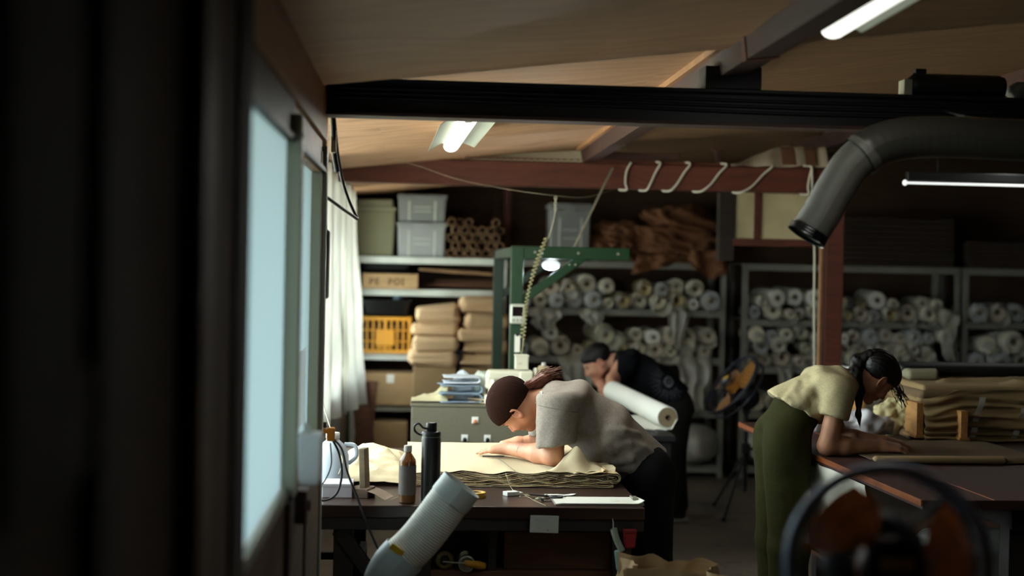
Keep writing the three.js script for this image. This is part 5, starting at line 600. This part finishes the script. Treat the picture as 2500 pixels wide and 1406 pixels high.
{ // wrinkled brown cloth layers
  const t = thing('cloth_pile', 'deep pile of wrinkled brown cloth layers on the second table', 'fabric', [3.05, 0.92, -7.0]); const r = rng(3);
  for (let k = 0; k < 8; k++) { const y0 = k * 0.032, w = 1.15 - k * 0.03, x0 = -0.62 + k * 0.012; part(t, 'cloth_layer', bulge(new RoundedBoxGeometry(w, 0.04, 0.62 - k * 0.02, 10, 0.019).scale(1, 1 + 0.15 * r(), 1).translate(x0 + w / 2, y0 + 0.02, (r() - 0.5) * 0.03), 0.009, 7 + r() * 4, k * 5), k % 3 ? brown : brownd); }
  part(t, 'top_cloth', sheet((u, v) => [-0.56 + 1.1 * u, 0.262 + 0.03 * (1 - 2 * Math.abs(noise(u * 3, v * 9, 2))) * Math.sin(u * 3.14) ** 0.5 - 0.06 * sstep(0.2, 0, u) - 0.1 * sstep(0.75, 1, v), -0.3 + 0.64 * v], 70, 50, 0.003), brown); part(t, 'draped_front', sheet((u, v) => [-0.58 + 1.14 * u, 0.255 - 0.245 * v - 0.05 * sstep(0.18, 0, u) * (1 - v), 0.36 + 0.05 * v + 0.024 * (1 - 2 * Math.abs(noise(u * 2.2 + v * 0.8, v * 9 - u * 1.2, 6))) + 0.008 * noise(u * 12, v * 20, 3)], 80, 40, 0.003), brown);
  for (const [x, l] of [[-0.33, 0.2], [-0.12, 0.15]]) part(t, 'plastic_strip', sheet((u, v) => [x + 0.05 * v - 0.03 * u, 0.02 + l * v, 0.4 + 0.01 * Math.sin(v * 9)], 3, 10, 0.001), film);
  solo('black_cloth', 'black cloth bolt lying along the top of the brown pile', 'cloth', bulge(new THREE.CapsuleGeometry(0.045, 1.2, 8, 24).rotateZ(Math.PI / 2).scale(1, 0.85, 1.3), 0.008, 8, 4), m.black, [3.15, 1.238, -7.16]); solo('cream_bag', 'pale plastic bag lying on the brown pile by the black bolt', 'bag', bulge(rbox(0.17, 0.05, 0.14, 0.022, 0, 0.025, 0, 5), 0.008, 16, 3), M('#8d866c', 0.6), [2.62, 1.19, -7.1]);
  solo('brown_cloth', 'flat brown cloth with a rolled front edge under the forearms', 'fabric', sheet((u, v) => { const f = v < 0.12 ? 0.022 * Math.sin((v / 0.12) * 3.14) : 0.004; return [-0.24 + 0.8 * u, 0.003 + f * (0.6 + 0.4 * Math.sin(u * 9)) + 0.004 * (noise(u * 6, v * 6) + 1) * (v < 0.12 ? 1 : 0.4) + 0.02 * Math.max(0, noise(u * 4, 3)) * sstep(0.16, 0.05, v), 0.38 - 0.02 * Math.sin(u * 7) - 0.86 * v - 0.1 * u * (1 - v)]; }, 60, 60, 0.003), brownd, [2.2, 0.922, -6.13]); solo('brown_cloth', 'brown cloth edge rolled along the table before the hands', 'fabric', bulge(new THREE.CapsuleGeometry(0.02, 0.56, 6, 16).rotateZ(Math.PI / 2).scale(1, 0.8, 1.2).translate(0, 0.018, 0), 0.005, 14, 8), brown, [2.24, 0.923, -5.8], 0.06);
}
{ const wb = (x, z, h, label, turn) => { const t = thing('wooden_block', label, 'wood block', [x, 0.936, z], turn, 'wooden stops on the brown cloth'); part(t, 'board', rbox(0.036, h, 0.15, 0.003, 0, h / 2, 0), m.pine); part(t, 'foot', rbox(0.05, 0.012, 0.17, 0.002, 0.0, 0.006, 0), m.pine); }; wb(2.455, -6.7, 0.17, 'tall pale wooden stop standing nearest the cream lump', 0.02); wb(2.65, -6.62, 0.14, 'short pale wooden stop before the wrinkled brown pile', -0.05); wb(2.33, -7.2, 0.2, 'dim wooden stop half hidden behind the leaning head', 0.0);
  solo('cream_cloth', 'frilled cream cloth lump between the wooden stops', 'cloth', bulge(new THREE.IcosahedronGeometry(0.1, 12).scale(1.15, 0.85, 0.9).rotateZ(0.5).translate(0, 0.085, 0), 0.028, 22, 2), M('#c6b98c', 0.95), [2.42, 0.925, -6.92]); solo('plastic_wrap', 'crumpled white plastic wrap beside the forearm', 'plastic wrap', bulge(new THREE.IcosahedronGeometry(0.1, 14).scale(2.3, 0.72, 0.9).translate(0, 0.066, 0), 0.026, 15, 7), M('#dcdce2', 0.4), [2.12, 0.925, -6.66]);
  solo('white_sheet', 'white printed sheet hanging under the table edge', 'cloth', sheet((u, v) => [0.01 * Math.sin(u * 19) * v + 0.03 * v + 0.01 * noise(u * 7, v * 6, 2), -0.4 * v, 0.95 * (u - 0.5)], 44, 20, 0.002), M('#d8d5c6', 0.85, { map: T.blotch }), [1.79, 0.882, -5.93], 0.033); 
  const t = thing('plastic_bundle', 'clear plastic bundle on the shelf under the second table', 'bundle', [2.3, 0.42, -5.35]); part(t, 'stuffing', bulge(rbox(0.5, 0.24, 0.36, 0.08, 0, 0.13, 0, 6), 0.02, 10, 3), M('#3a3431', 0.9)); part(t, 'plastic', bulge(rbox(0.54, 0.29, 0.4, 0.09, 0, 0.155, 0, 8), 0.03, 13, 6), filmd); const u = thing('white_bundle', 'pale cloth bundle low under the second table', 'bundle', [2.62, 0.42, -5.3]); part(u, 'cloth', bulge(new THREE.IcosahedronGeometry(0.11, 6).scale(1, 0.8, 0.9).translate(0, 0.1, 0), 0.025, 12, 5), M('#8a8072', 0.9)); part(u, 'knot', bulge(new THREE.IcosahedronGeometry(0.035, 4).translate(0, 0.2, 0), 0.008, 30, 2), M('#8a8072', 0.9)); }
{ const t = thing('plastic_bag', 'upright clear plastic bag behind the cream T-shirt', 'bag', [2.6, 0, -8.4]); part(t, 'contents', bulge(new THREE.CylinderGeometry(0.11, 0.13, 0.9, 24, 12).translate(0, 0.5, 0), 0.02, 8, 4), M('#a8a392', 0.9)); part(t, 'film', bulge(new THREE.CylinderGeometry(0.07, 0.15, 1.14, 28, 20, true).translate(0, 0.585, 0), 0.028, 9, 2), film); part(t, 'base', new THREE.CylinderGeometry(0.14, 0.14, 0.03, 24).translate(0, 0.015, 0), m.rackd); }

// ================================================================ people
const skinMat = M('#ffffff', 0.55, { vertexColors: true });
const lin = (hex) => new THREE.Color(hex).toArray();
function shoe(parent, at, dir, mat, sole) {
  const a = Math.atan2(-dir[1], dir[0]); const up = net(join(0.03, cap([0.0, 0.045, 0], [0.15, 0.035, 0], 0.042, 0.036), cap([-0.04, 0.05, 0], [-0.03, 0.1, 0], 0.042, 0.042)), [-0.12, 0.008, -0.08], [0.23, 0.16, 0.08], 0.008);
  const s = new THREE.Mesh(up, mat); s.name = 'shoe'; s.position.set(...at); s.rotation.y = a; s.castShadow = s.receiveShadow = true; parent.add(s);
  const so = part(s, 'sole', rbox(0.285, 0.022, 0.088, 0.01, 0.048, 0.013, 0), sole); return so;
}
const toB = (g, b) => g.translate(-b[0], -b[1], -b[2]);
function strands(a, b, spreadA, spreadB, n, r0, seed, lift = 0.02, base = [0, 0, 0]) {
  const r = rng(seed), gs = [];
  for (let i = 0; i < n; i++) { const p = a.map((v) => v + (r() - 0.5) * spreadA), q = b.map((v) => v + (r() - 0.5) * spreadB), mid = p.map((v, k) => (v + q[k]) / 2 + (k === 1 ? lift : 0) + (r() - 0.5) * 0.02); gs.push(tube([p, mid, q], r0, 8, 4)); }
  return toB(merge(gs), base);
}
{ // ---- the woman in the grey T-shirt, bent over the canvas
  const B = [0.98, 0, -5.85], z0 = -5.85, t = thing('person', 'person in grey T-shirt and dark beanie bent over cream canvas', 'person', B);
  const fr = headFrame([0.427, 1.14, z0], [-0.95, 0.3, 0], [-0.25, -0.9, -0.36], 0.97);
  const head = (x, y, z) => skull(...fr.l(x, y, z));
  const neck = cap(fr.w(0, -0.03, -0.03), [0.545, 1.165, z0], 0.05, 0.056);
  const arm = (s, el, wr) => chain([[0.585, 1.15, z0 + s * 0.17, 0.05], [...el, 0.041], [...el.map((v, i) => lerp(v, wr[i], 0.3)), 0.042], [...wr, 0.026]], 0.02);
  const elN = [0.568, 0.957, -5.665], wrN = [0.398, 0.955, -5.9], elF = [0.585, 0.955, -6.1], wrF = [0.452, 0.957, -6.07];
  const aN = arm(1, elN, wrN), aF = arm(-1, elF, wrF);
  const hN = handField(wrN, [-0.85, -0.16, -0.46], [0.05, 1, 0.12], 1, [0.05, 0.06, 0.06, 0.08], 0.1, 0.6, 0.95), hF = handField(wrF, [-0.93, -0.12, 0.1], [0, 1, 0], -1, [0.5, 0.55, 0.6, 0.65], 0.03, 0.2, 0.9);
  const legs = [-1, 1].map((s) => chain([[0.97, 0.86, z0 + s * 0.085, 0.09], [0.985, 0.46, z0 + s * 0.1, 0.055], [1.01, 0.07, z0 + s * 0.1, 0.038]], 0.02));
  const torso = join(0.05, oval([0.56, 1.17, z0], [0.8, 1.03, z0], 0.095, 0.11, [0, 0, 1], 1.35, 0.06), oval([0.78, 1.04, z0], [0.97, 0.88, z0], 0.11, 0.12, [0, 0, 1], 1.25, 0.06));
  const body = join(0.03, torso, neck, aN, aF, ...legs);
  const headAll = join(0.02, head, neck), handN = join(0.012, hN.field, aN), handF = join(0.012, hF.field, aF);
  const [hl, hh] = bounds([fr.w(0, 0, 0)], 0.165);
  part(t, 'body', skinMesh([[body, [0.36, 0.02, -6.2], [1.2, 1.3, -5.55], 0.012], [headAll, hl, hh, 0.0036], [handN, [0.2, 0.86, -6.08], [0.44, 1.0, -5.8], 0.0032], [handF, [0.27, 0.88, -6.16], [0.47, 1.0, -5.98], 0.0036]], B, faceTint(fr, lin('#c98d6e'), lin('#b0604f'), lin('#3a261c'))), skinMat);
  // T-shirt
  const hem = plane([0.976, 0.878, z0], [0.66, -0.75, 0]), sleeve = (s) => { const c = [0.569, 1.0, z0 + s * 0.205]; return cut((x, y, z) => { const d = oval2[s > 0 ? 0 : 1](x, y, z); return d; }, 0.004, plane(c, [0.18, -0.98, 0])); };
  const oval2 = [1, -1].map((s) => oval([0.595, 1.2, z0 + s * 0.13], [0.57, 0.95, z0 + s * 0.225], 0.08, 0.068, [1, 0.2, 0], 1.16, 0.05));
  const torsoS = join(0.07, oval([0.525, 1.2, z0], [0.67, 1.13, z0], 0.062, 0.12, [0, 0, 1], 1.65, 0.05), oval([0.63, 1.142, z0], [0.81, 1.025, z0], 0.12, 0.133, [0, 0, 1], 1.14, 0.05), oval([0.79, 1.035, z0], [1.1, 0.78, z0], 0.134, 0.118, [0, 0, 1], 1.34, 0.05));
  const fold = (x, y, z) => { const s = (x - 0.6) * 0.82 - (y - 1.14) * 0.57, q = (x - 0.6) * 0.57 + (y - 1.14) * 0.82, n = noise(x * 9, y * 9, z * 6), low = sstep(0.2, 0.4, s), drag = sstep(0.08, -0.1, q);
    return 1.5 * low * drag * Math.sin((s * 0.6 + q * 1.0) * 62 + 4 * n) * (0.5 + 0.5 * noise(x * 5, y * 5 + 3, z * 4)) + 0.5 * noise(x * 14, y * 10, z * 8) + 0.25 * sstep(1.14, 1.02, y) * sstep(0.7, 0.6, x) * Math.sin(x * 70 + z * 50 + n * 2); };
  const hollow = (x, y, z) => Math.min(oval3[0](x, y, z), oval3[1](x, y, z)), oval3 = [1, -1].map((s) => oval([0.572, 1.035, z0 + s * 0.205], [0.566, 0.93, z0 + s * 0.228], 0.06, 0.06, [1, 0.2, 0], 1.1, 0.01));
  const shirt = (x, y, z) => { let d = cut(torsoS, 0.006, hem, collar)(x, y, z); for (const g of ridges) d = smin(d, g(x, y, z), 0.022); const k = 0.01 + 0.05 * sstep(1.13, 1.2, y); d = smin(d, sN(x, y, z), k); d = smin(d, sF(x, y, z), k); return d; };
  const ridge = (pts, r) => { const q = pts.map(([x, y]) => { let z = -5.5; while (torsoS(x, y, z) > -0.002 && z > -5.85) z -= 0.004; return [x, y, z]; }); return join(0.01, ...q.slice(1).map((p, i) => cap(q[i], p, i ? r : r * 0.5, i === q.length - 2 ? r * 0.4 : r))); };
  const ridges = [ridge([[0.80, 1.06], [0.86, 1.055], [0.93, 1.04]], 0.01), ridge([[0.84, 1.0], [0.885, 1.01], [0.95, 0.985], [0.985, 0.965]], 0.011), ridge([[0.80, 0.93], [0.85, 0.93], [0.9, 0.95], [0.935, 0.985]], 0.012), ridge([[0.83, 0.9], [0.88, 0.895], [0.93, 0.92]], 0.01), ridge([[0.70, 1.06], [0.78, 1.0], [0.82, 0.97]], 0.008)];
  const sN = sleeve(1), sF = sleeve(-1), collar = plane([0.512, 1.2, z0], [-0.95, 0.05, 0]);
  const shirtF = (x, y, z) => ruffle(shirt, 0.008, fold)(x, y, z);
  const tee = M('#978c82', 0.92, { specularIntensity: 0.3, map: T.heather, bumpMap: T.heather, bumpScale: 0.0005 });
  const sh = part(t, 'tshirt', toB(net(shirtF, [0.45, 0.76, -6.16], [1.12, 1.3, -5.54], 0.0075), B), tee);
  part(sh, 'sleeve_seam', toB(tube(Array.from({ length: 16 }, (_, i) => { const a = -1.2 + 2.3 * i / 15, x = 0.583 + 0.1 * Math.sin(a); let y = 1.15 - 0.012 * Math.sin(a * 1.5), z = -5.5; while (shirtF(x, y, z) > 0.0005 && z > -5.9) z -= 0.002; return [x, y, z]; }), 0.0016, 40, 5), B), M('#6d685f', 0.95));
  part(sh, 'collar_band', toB(tube(Array.from({ length: 22 }, (_, i) => { const a = i / 21 * 6.283; let q = 0.02; while (shirtF(0.522, 1.195 + q * Math.cos(a), z0 + q * Math.sin(a)) < 0 && q < 0.16) q += 0.002; return [0.521, 1.195 + q * Math.cos(a), z0 + q * Math.sin(a)]; }), 0.0045, 60, 6, true), B), M('#a9a498', 0.95));
  // trousers
  const pants = join(0.05, oval([0.93, 0.95, z0], [1.0, 0.82, z0], 0.11, 0.13, [0, 0, 1], 1.3, 0.04), ...[-1, 1].map((s) => chain([[0.985, 0.86, z0 + s * 0.085, 0.108], [1.0, 0.47, z0 + s * 0.105, 0.088], [1.02, 0.12, z0 + s * 0.105, 0.078]], 0.03)));
  part(t, 'trousers', toB(net(ruffle(cut(pants, 0.006, plane([1, 0.07, z0], [0, -1, 0])), 0.004, (x, y, z) => noise(x * 12, y * 7, z * 12)), [0.82, 0.03, -6.12], [1.2, 1.05, -5.58], 0.013), B), M('#141314', 0.9, { specularIntensity: 0.25 }));
  for (const s of [-1, 1]) shoe(t, [0.03, 0, s * 0.105], [-1, 0.1], M('#1b1a1b', 0.7), m.white);
  // beanie and hair
  const rim = (x, y, z) => { const [a, b, c] = fr.l(x, y, z); return -(b - 0.0077 - c * 0.36); };
  const bean = ruffle((x, y, z) => { const [a, b, c] = fr.l(x, y, z); return smax(bE(a, b, c), rim(x, y, z), 0.008); }, 0.0016, (x, y, z) => { const [a, b, c] = fr.l(x, y, z); return Math.sin(Math.atan2(a, c + 0.02) * 46 + noise(b * 20, 0, 0)); }), bE = join(0.05, ell([0, 0.04, -0.012], [0.084, 0.096, 0.098]), ell([0, 0.04, -0.055], [0.06, 0.06, 0.058]), ell([0, 0.035, 0.03], [0.075, 0.07, 0.075]));
  part(t, 'beanie', toB(net(bean, hl, hh, 0.0045), B), M('#2a1711', 0.95, { map: T.weave, specularIntensity: 0.15 }));
  const hairM = M('#5a2b1a', 0.5), hairD = M('#21120e', 0.6, { map: T.hair });
  const tail = chain([[...fr.w(0, -0.0, -0.1), 0.016], [0.512, 1.235, z0 - 0.005, 0.024], [0.545, 1.258, z0 - 0.015, 0.025], [0.58, 1.277, z0 - 0.025, 0.012]], 0.02);
  const hr = part(t, 'ponytail', toB(net(ruffle(tail, 0.004, (x, y, z) => Math.sin(y * 520 - x * 300) * 0.5 + noise(x * 40, y * 90, z * 60)), [0.42, 1.12, -5.95], [0.66, 1.34, -5.75], 0.005), B), hairM);
  part(hr, 'loose_hair', strands([0.49, 1.225, z0 - 0.005], [0.595, 1.278, z0 - 0.03], 0.03, 0.06, 60, 0.0011, 5, 0.018, B), hairM);
  tag(solo('pen', 'slim black pen under the hand on the cream canvas', 'pen', rod([0, 0, 0], [0.09, 0.004, 0.02], 0.0025), m.black), 'slim black pen lying on the cream canvas', 'pen').position.set(0.29, 0.922, -5.88);
}
{ // ---- the woman in the cream T-shirt at the second table
  const z0 = -6.2, B = [1.7, 0, z0], t = thing('person', 'person in cream T-shirt and olive trousers leaning on red-edged table', 'person', B);
  const fr = headFrame([2.082, 1.256, z0], [0.75, 0.66, 0], [0.637, -0.724, -0.26], 0.92), head = (x, y, z) => skull(...fr.l(x, y, z));
  const neck = cap(fr.w(0, -0.03, -0.035), [1.95, 1.24, z0], 0.048, 0.056);
  const arm = (s, el, wr) => chain([[1.872, 1.205, z0 + s * 0.17, 0.045], [...el, 0.041], [...el.map((v, i) => lerp(v, wr[i], 0.3)), 0.041], [...wr, 0.026]], 0.02);
  const elN = [1.818, 0.965, -6.03], wrN = [2.086, 0.962, -6.07], elF = [1.98, 0.965, -6.36], wrF = [2.15, 0.962, -6.24], aN = arm(1, elN, wrN), aF = arm(-1, elF, wrF);
  const hN = handField(wrN, [0.98, -0.1, -0.05], [0, 1, 0.2], -1, [0.35, 0.4, 0.45, 0.5], 0.04, 0.3, 0.95), hF = handField(wrF, [0.9, -0.1, 0.15], [0, 1, 0], 1, [0.3, 0.35, 0.4, 0.45], 0.05, 0.4, 0.95);
  const legs = [-1, 1].map((s) => chain([[1.67, 0.92, z0 + s * 0.085, 0.09], [1.68, 0.46, z0 + s * 0.1, 0.055], [1.69, 0.07, z0 + s * 0.1, 0.038]], 0.02));
  const torso = join(0.05, oval([1.92, 1.23, z0], [1.78, 1.17, z0], 0.07, 0.085, [0, 0, 1], 1.3, 0.06), oval([1.8, 1.17, z0], [1.66, 1.02, z0], 0.085, 0.1, [0, 0, 1], 1.25, 0.06)), body = join(0.03, torso, neck, aN, aF, ...legs), [hl, hh] = bounds([fr.w(0, 0, 0)], 0.165);
  part(t, 'body', skinMesh([[body, [1.5, 0.02, -6.6], [2.2, 1.45, -5.9], 0.012], [join(0.02, head, neck), hl, hh, 0.0036], [join(0.012, hN.field, aN), [2.04, 0.88, -6.18], [2.3, 1.02, -5.98], 0.0036], [join(0.012, hF.field, aF), [2.1, 0.88, -6.32], [2.36, 1.02, -6.14], 0.0036]], B, faceTint(fr, lin('#b98465'), lin('#96503f'), lin('#140d0a'))), skinMat);
  const ov = [1, -1].map((s) => oval([1.872, 1.25, z0 + s * 0.13], [1.835, 1.06, z0 + s * 0.215], 0.075, 0.056, [1, -0.2, 0], 1.15, 0.05)), slv = [1, -1].map((s, i) => cut(ov[i], 0.004, plane([1.84, 1.09, z0 + s * 0.2], [-0.25, -0.95, 0.1 * s])));
  const torsoS = cut(join(0.06, oval([1.975, 1.255, z0], [1.85, 1.2, z0], 0.06, 0.112, [0, 0, 1], 1.7, 0.05), oval([1.88, 1.205, z0], [1.58, 1.05, z0], 0.115, 0.125, [0, 0, 1], 1.4, 0.05)), 0.006, plane([1.7, 1.12, z0], [-0.5, -0.87, 0]));
  const fold = (x, y, z) => { const n = noise(x * 8, y * 8, z * 5), low = sstep(1.86, 1.72, x); return 0.75 * low * Math.sin((x * 0.8 - y * 0.55) * 75 + z * 8 + 3 * n) * (0.5 + 0.5 * noise(x * 6, y * 4, z * 4 + 2)) + 0.5 * noise(x * 13, y * 10, z * 9); };
  const shirt = (x, y, z) => { let d = torsoS(x, y, z); for (const g of ridges2) d = smin(d, g(x, y, z), 0.02); const k = 0.012 + 0.05 * sstep(1.16, 1.24, y); d = smin(d, slv[0](x, y, z), k); return smin(d, slv[1](x, y, z), k); };
  const ridge2 = (pts, r) => { const q = pts.map(([x, y]) => { let z = z0 + 0.32; while (torsoS(x, y, z) > -0.002 && z > z0) z -= 0.004; return [x, y, z]; }); return join(0.01, ...q.slice(1).map((p, i) => cap(q[i], p, i ? r : r * 0.5, i === q.length - 2 ? r * 0.5 : r))); };
  const ridges2 = [ridge2([[1.709, 1.235], [1.678, 1.193], [1.696, 1.15]], 0.009), ridge2([[1.749, 1.255], [1.749, 1.188], [1.763, 1.15], [1.787, 1.09]], 0.011), ridge2([[1.787, 1.28], [1.803, 1.247], [1.812, 1.2], [1.815, 1.12]], 0.008), ridge2([[1.655, 1.185], [1.643, 1.165], [1.66, 1.15]], 0.009), ridge2([[1.73, 1.2], [1.72, 1.15], [1.735, 1.11]], 0.008)];
  const teeM = M('#c4b68c', 0.92, { map: T.heather });
  const sh = part(t, 'tshirt', toB(net((x, y, z) => smax(ruffle(shirt, 0.012, fold)(x, y, z), plane([1.972, 1.26, z0], [0.93, -0.05, 0])(x, y, z), 0.01), [1.5, 0.98, -6.52], [2.05, 1.4, -5.88], 0.008), B), teeM);
  const pants = join(0.05, oval([1.745, 1.15, z0], [1.66, 0.98, z0], 0.105, 0.115, [0, 0, 1], 1.3, 0.04), ...[-1, 1].map((s) => chain([[1.66, 0.97, z0 + s * 0.085, 0.108], [1.675, 0.5, z0 + s * 0.105, 0.09], [1.685, 0.12, z0 + s * 0.105, 0.085]], 0.03)));
  part(t, 'trousers', toB(net(ruffle(cut(pants, 0.006, plane([1, 0.06, z0], [0, -1, 0])), 0.005, (x, y, z) => noise(x * 9, y * 12, z * 9) + 0.5 * noise(x * 18, y * 22, z * 14)), [1.48, 0.03, -6.46], [1.9, 1.24, -5.94], 0.012), B), M('#333219', 0.9, { map: T.heather, specularIntensity: 0.2 }));
  for (const s of [-1, 1]) shoe(t, [-0.02, 0, s * 0.105], [1, 0.1], M('#151414', 0.7), m.white);
  const hairM = M('#0d0a09', 0.45, { map: T.hair }), hE = join(0.03, ell([0, 0.048, -0.02], [0.088, 0.092, 0.108]), ell([0, 0.06, 0.04], [0.075, 0.06, 0.06]));
  const hair = ruffle((x, y, z) => { const [a, b, c] = fr.l(x, y, z); return smax(hE(a, b, c), -(b - (c > 0 ? 0.008 + c * 0.42 : 0.008 + c * 0.75)), 0.012); }, 0.002, (x, y, z) => { const [a, b, c] = fr.l(x, y, z); return Math.sin(Math.atan2(a, b + 0.02) * 40 + c * 60); });
  const hr = part(t, 'hair', toB(net(hair, hl, hh, 0.0048), B), hairM);
  const tail = chain([[...fr.w(0, 0.05, -0.11), 0.03], [2.0, 1.328, z0 + 0.01, 0.034], [1.975, 1.27, z0 + 0.05, 0.03], [1.985, 1.2, z0 + 0.09, 0.022], [1.975, 1.1, z0 + 0.11, 0.01], [1.985, 1.04, z0 + 0.11, 0.004]], 0.02);
  part(hr, 'ponytail', toB(net(ruffle(tail, 0.004, (x, y, z) => noise(x * 90, y * 25, z * 90)), [1.88, 1.0, -6.3], [2.12, 1.46, -6.02], 0.0055), B), hairM);
  part(hr, 'fringe', strands(fr.w(0.01, 0.06, 0.09), [2.2, 1.15, z0 + 0.02], 0.06, 0.06, 34, 0.0013, 9, 0.01, B), hairM);
  part(hr, 'hair_tie', toB(new THREE.TorusGeometry(0.03, 0.009, 8, 20).rotateY(1.1).translate(2.012, 1.328, z0 + 0.01), B), M('#5a564a', 0.8));
}
{ // ---- the man in the black T-shirt by the racks
  const z0 = -9.6, B = [1.8, 0, z0], t = thing('person', 'person in black printed T-shirt stooping over a white paper roll', 'person', B);
  const fr = headFrame([1.262, 1.075, z0], [-0.57, 0.82, 0], [-0.82, -0.57, 0.05]), head = (x, y, z) => skull(...fr.l(x, y, z)), neck = cap(fr.w(0, -0.03, -0.035), [1.39, 1.09, z0], 0.054, 0.06);
  const arm = (s, el, wr) => chain([[1.4, 1.07, z0 + s * 0.19, 0.055], [...el, 0.045], [...el.map((v, i) => lerp(v, wr[i], 0.3)), 0.046], [...wr, 0.03]], 0.02);
  const elN = [1.335, 0.99, -9.33], wrN = [1.29, 0.975, -9.12], elF = [1.3, 0.95, -9.8], wrF = [1.28, 0.93, -9.5], aN = arm(1, elN, wrN), aF = arm(-1, elF, wrF);
  const hN = handField(wrN, [0.1, -0.35, 0.93], [0.1, 1, 0.3], 1, [0.5, 0.5, 0.5, 0.5], 0.04, 0.3), hF = handField(wrF, [0.1, -0.3, 0.95], [0, 1, 0.3], -1, [0.4, 0.4, 0.4, 0.4], 0.05, 0.4);
  const legs = [-1, 1].map((s) => chain([[1.79, 0.8, z0 + s * 0.09, 0.1], [1.76, 0.43, z0 + s * 0.12, 0.06], [1.8, 0.08, z0 + s * 0.12, 0.042]], 0.02));
  const torso = join(0.05, oval([1.4, 1.08, z0], [1.6, 1.0, z0], 0.105, 0.12, [0, 0, 1], 1.4, 0.06), oval([1.58, 1.01, z0], [1.78, 0.84, z0], 0.12, 0.12, [0, 0, 1], 1.25, 0.06)), [hl, hh] = bounds([fr.w(0, 0, 0)], 0.165);
  part(t, 'body', skinMesh([[join(0.03, torso, neck, aN, aF, ...legs), [1.2, 0.02, -9.9], [1.98, 1.3, -9.05], 0.013], [join(0.02, head, neck), hl, hh, 0.0045], [join(0.012, hN.field, aN), [1.18, 0.8, -9.18], [1.42, 1.06, -8.9], 0.0045], [join(0.012, hF.field, aF), [1.16, 0.76, -9.56], [1.42, 1.02, -9.28], 0.005]], B, faceTint(fr, lin('#cf967a'), lin('#a8604f'), lin('#140f0c'))), skinMat);
  const ov = [1, -1].map((s) => oval([1.42, 1.1, z0 + s * 0.14], [1.335, 0.985, z0 + s * 0.265], 0.085, 0.068, [1, 0, 0], 1.1, 0.04));
  const shirtT = join(0.06, oval([1.36, 1.1, z0], [1.47, 1.06, z0], 0.066, 0.125, [0, 0, 1], 1.7, 0.05), oval([1.44, 1.07, z0], [1.62, 0.985, z0], 0.125, 0.142, [0, 0, 1], 1.4, 0.05), oval([1.6, 0.995, z0], [1.9, 0.74, z0], 0.142, 0.135, [0, 0, 1], 1.4, 0.05), ...ov);
  const fold = (x, y, z) => noise(x * 9, y * 9, z * 7) + 0.6 * sstep(1.5, 1.8, x) * Math.sin((x * 0.5 + y) * 50 + 3 * noise(x * 6, y * 6, z * 6));
  const sg = toB(net(cut(ruffle(shirtT, 0.007, fold), 0.006, plane([1.8, 0.82, z0], [0.72, -0.69, 0]), plane([1.362, 1.09, z0], [-0.95, 0.15, 0])), [1.28, 0.7, -9.96], [1.98, 1.28, -9.24], 0.0085), B);
  const pr = [1.728, 0.968], ink = lin('#101216'), lt = lin('#8f949c');
  pickAt(sg, B, (x, y, z) => { if (z < z0 + 0.03) return ink; const a = x - pr[0], b = y - pr[1], q = Math.hypot(a, b), th = Math.atan2(b, a); let k = 0; if (q < 0.036) k = q > 0.022 ? 0.55 : q < 0.012 ? 0.25 : 0; else if (q > 0.06 && q < 0.15 && (th < -0.6 || th > 2.2)) k = 0.32 * Math.max(0, Math.sin(th * 26 + noise(q * 30, th * 3) * 2)) * sstep(0.15, 0.08, q); return ink.map((v, i) => v + (lt[i] - v) * k); });
  part(t, 'tshirt', sg, M('#ffffff', 0.9, { vertexColors: true, specularIntensity: 0.3 }));
  const pants = join(0.05, oval([1.77, 0.87, z0], [1.82, 0.72, z0], 0.12, 0.14, [0, 0, 1], 1.25, 0.04), ...[-1, 1].map((s) => chain([[1.8, 0.78, z0 + s * 0.095, 0.112], [1.775, 0.43, z0 + s * 0.125, 0.092], [1.81, 0.12, z0 + s * 0.125, 0.085]], 0.03)));
  part(t, 'trousers', toB(net(ruffle(cut(pants, 0.006, plane([1, 0.06, z0], [0, -1, 0])), 0.004, (x, y, z) => noise(x * 10, y * 9, z * 10)), [1.62, 0.03, -9.9], [2.02, 0.98, -9.3], 0.013), B), M('#1f1d1b', 0.9, { specularIntensity: 0.25 }));
  for (const s of [-1, 1]) shoe(t, [0.0, 0, s * 0.125], [-1, 0.15], M('#121212', 0.7), m.rackd);
  const hE = join(0.03, ell([0, 0.05, -0.018], [0.087, 0.09, 0.106]), ell([0, 0.065, 0.035], [0.072, 0.05, 0.06]));
  part(t, 'hair', toB(net(ruffle((x, y, z) => { const [a, b, c] = fr.l(x, y, z); return smax(hE(a, b, c), -(b - (c > 0 ? 0.01 + c * 0.45 : 0.01 + c * 0.6)), 0.012); }, 0.004, (x, y, z) => noise(x * 70, y * 70, z * 70)), hl, hh, 0.0055), B), M('#120d0b', 0.6, { map: T.hair }));
}

renderer.render(scene, camera);
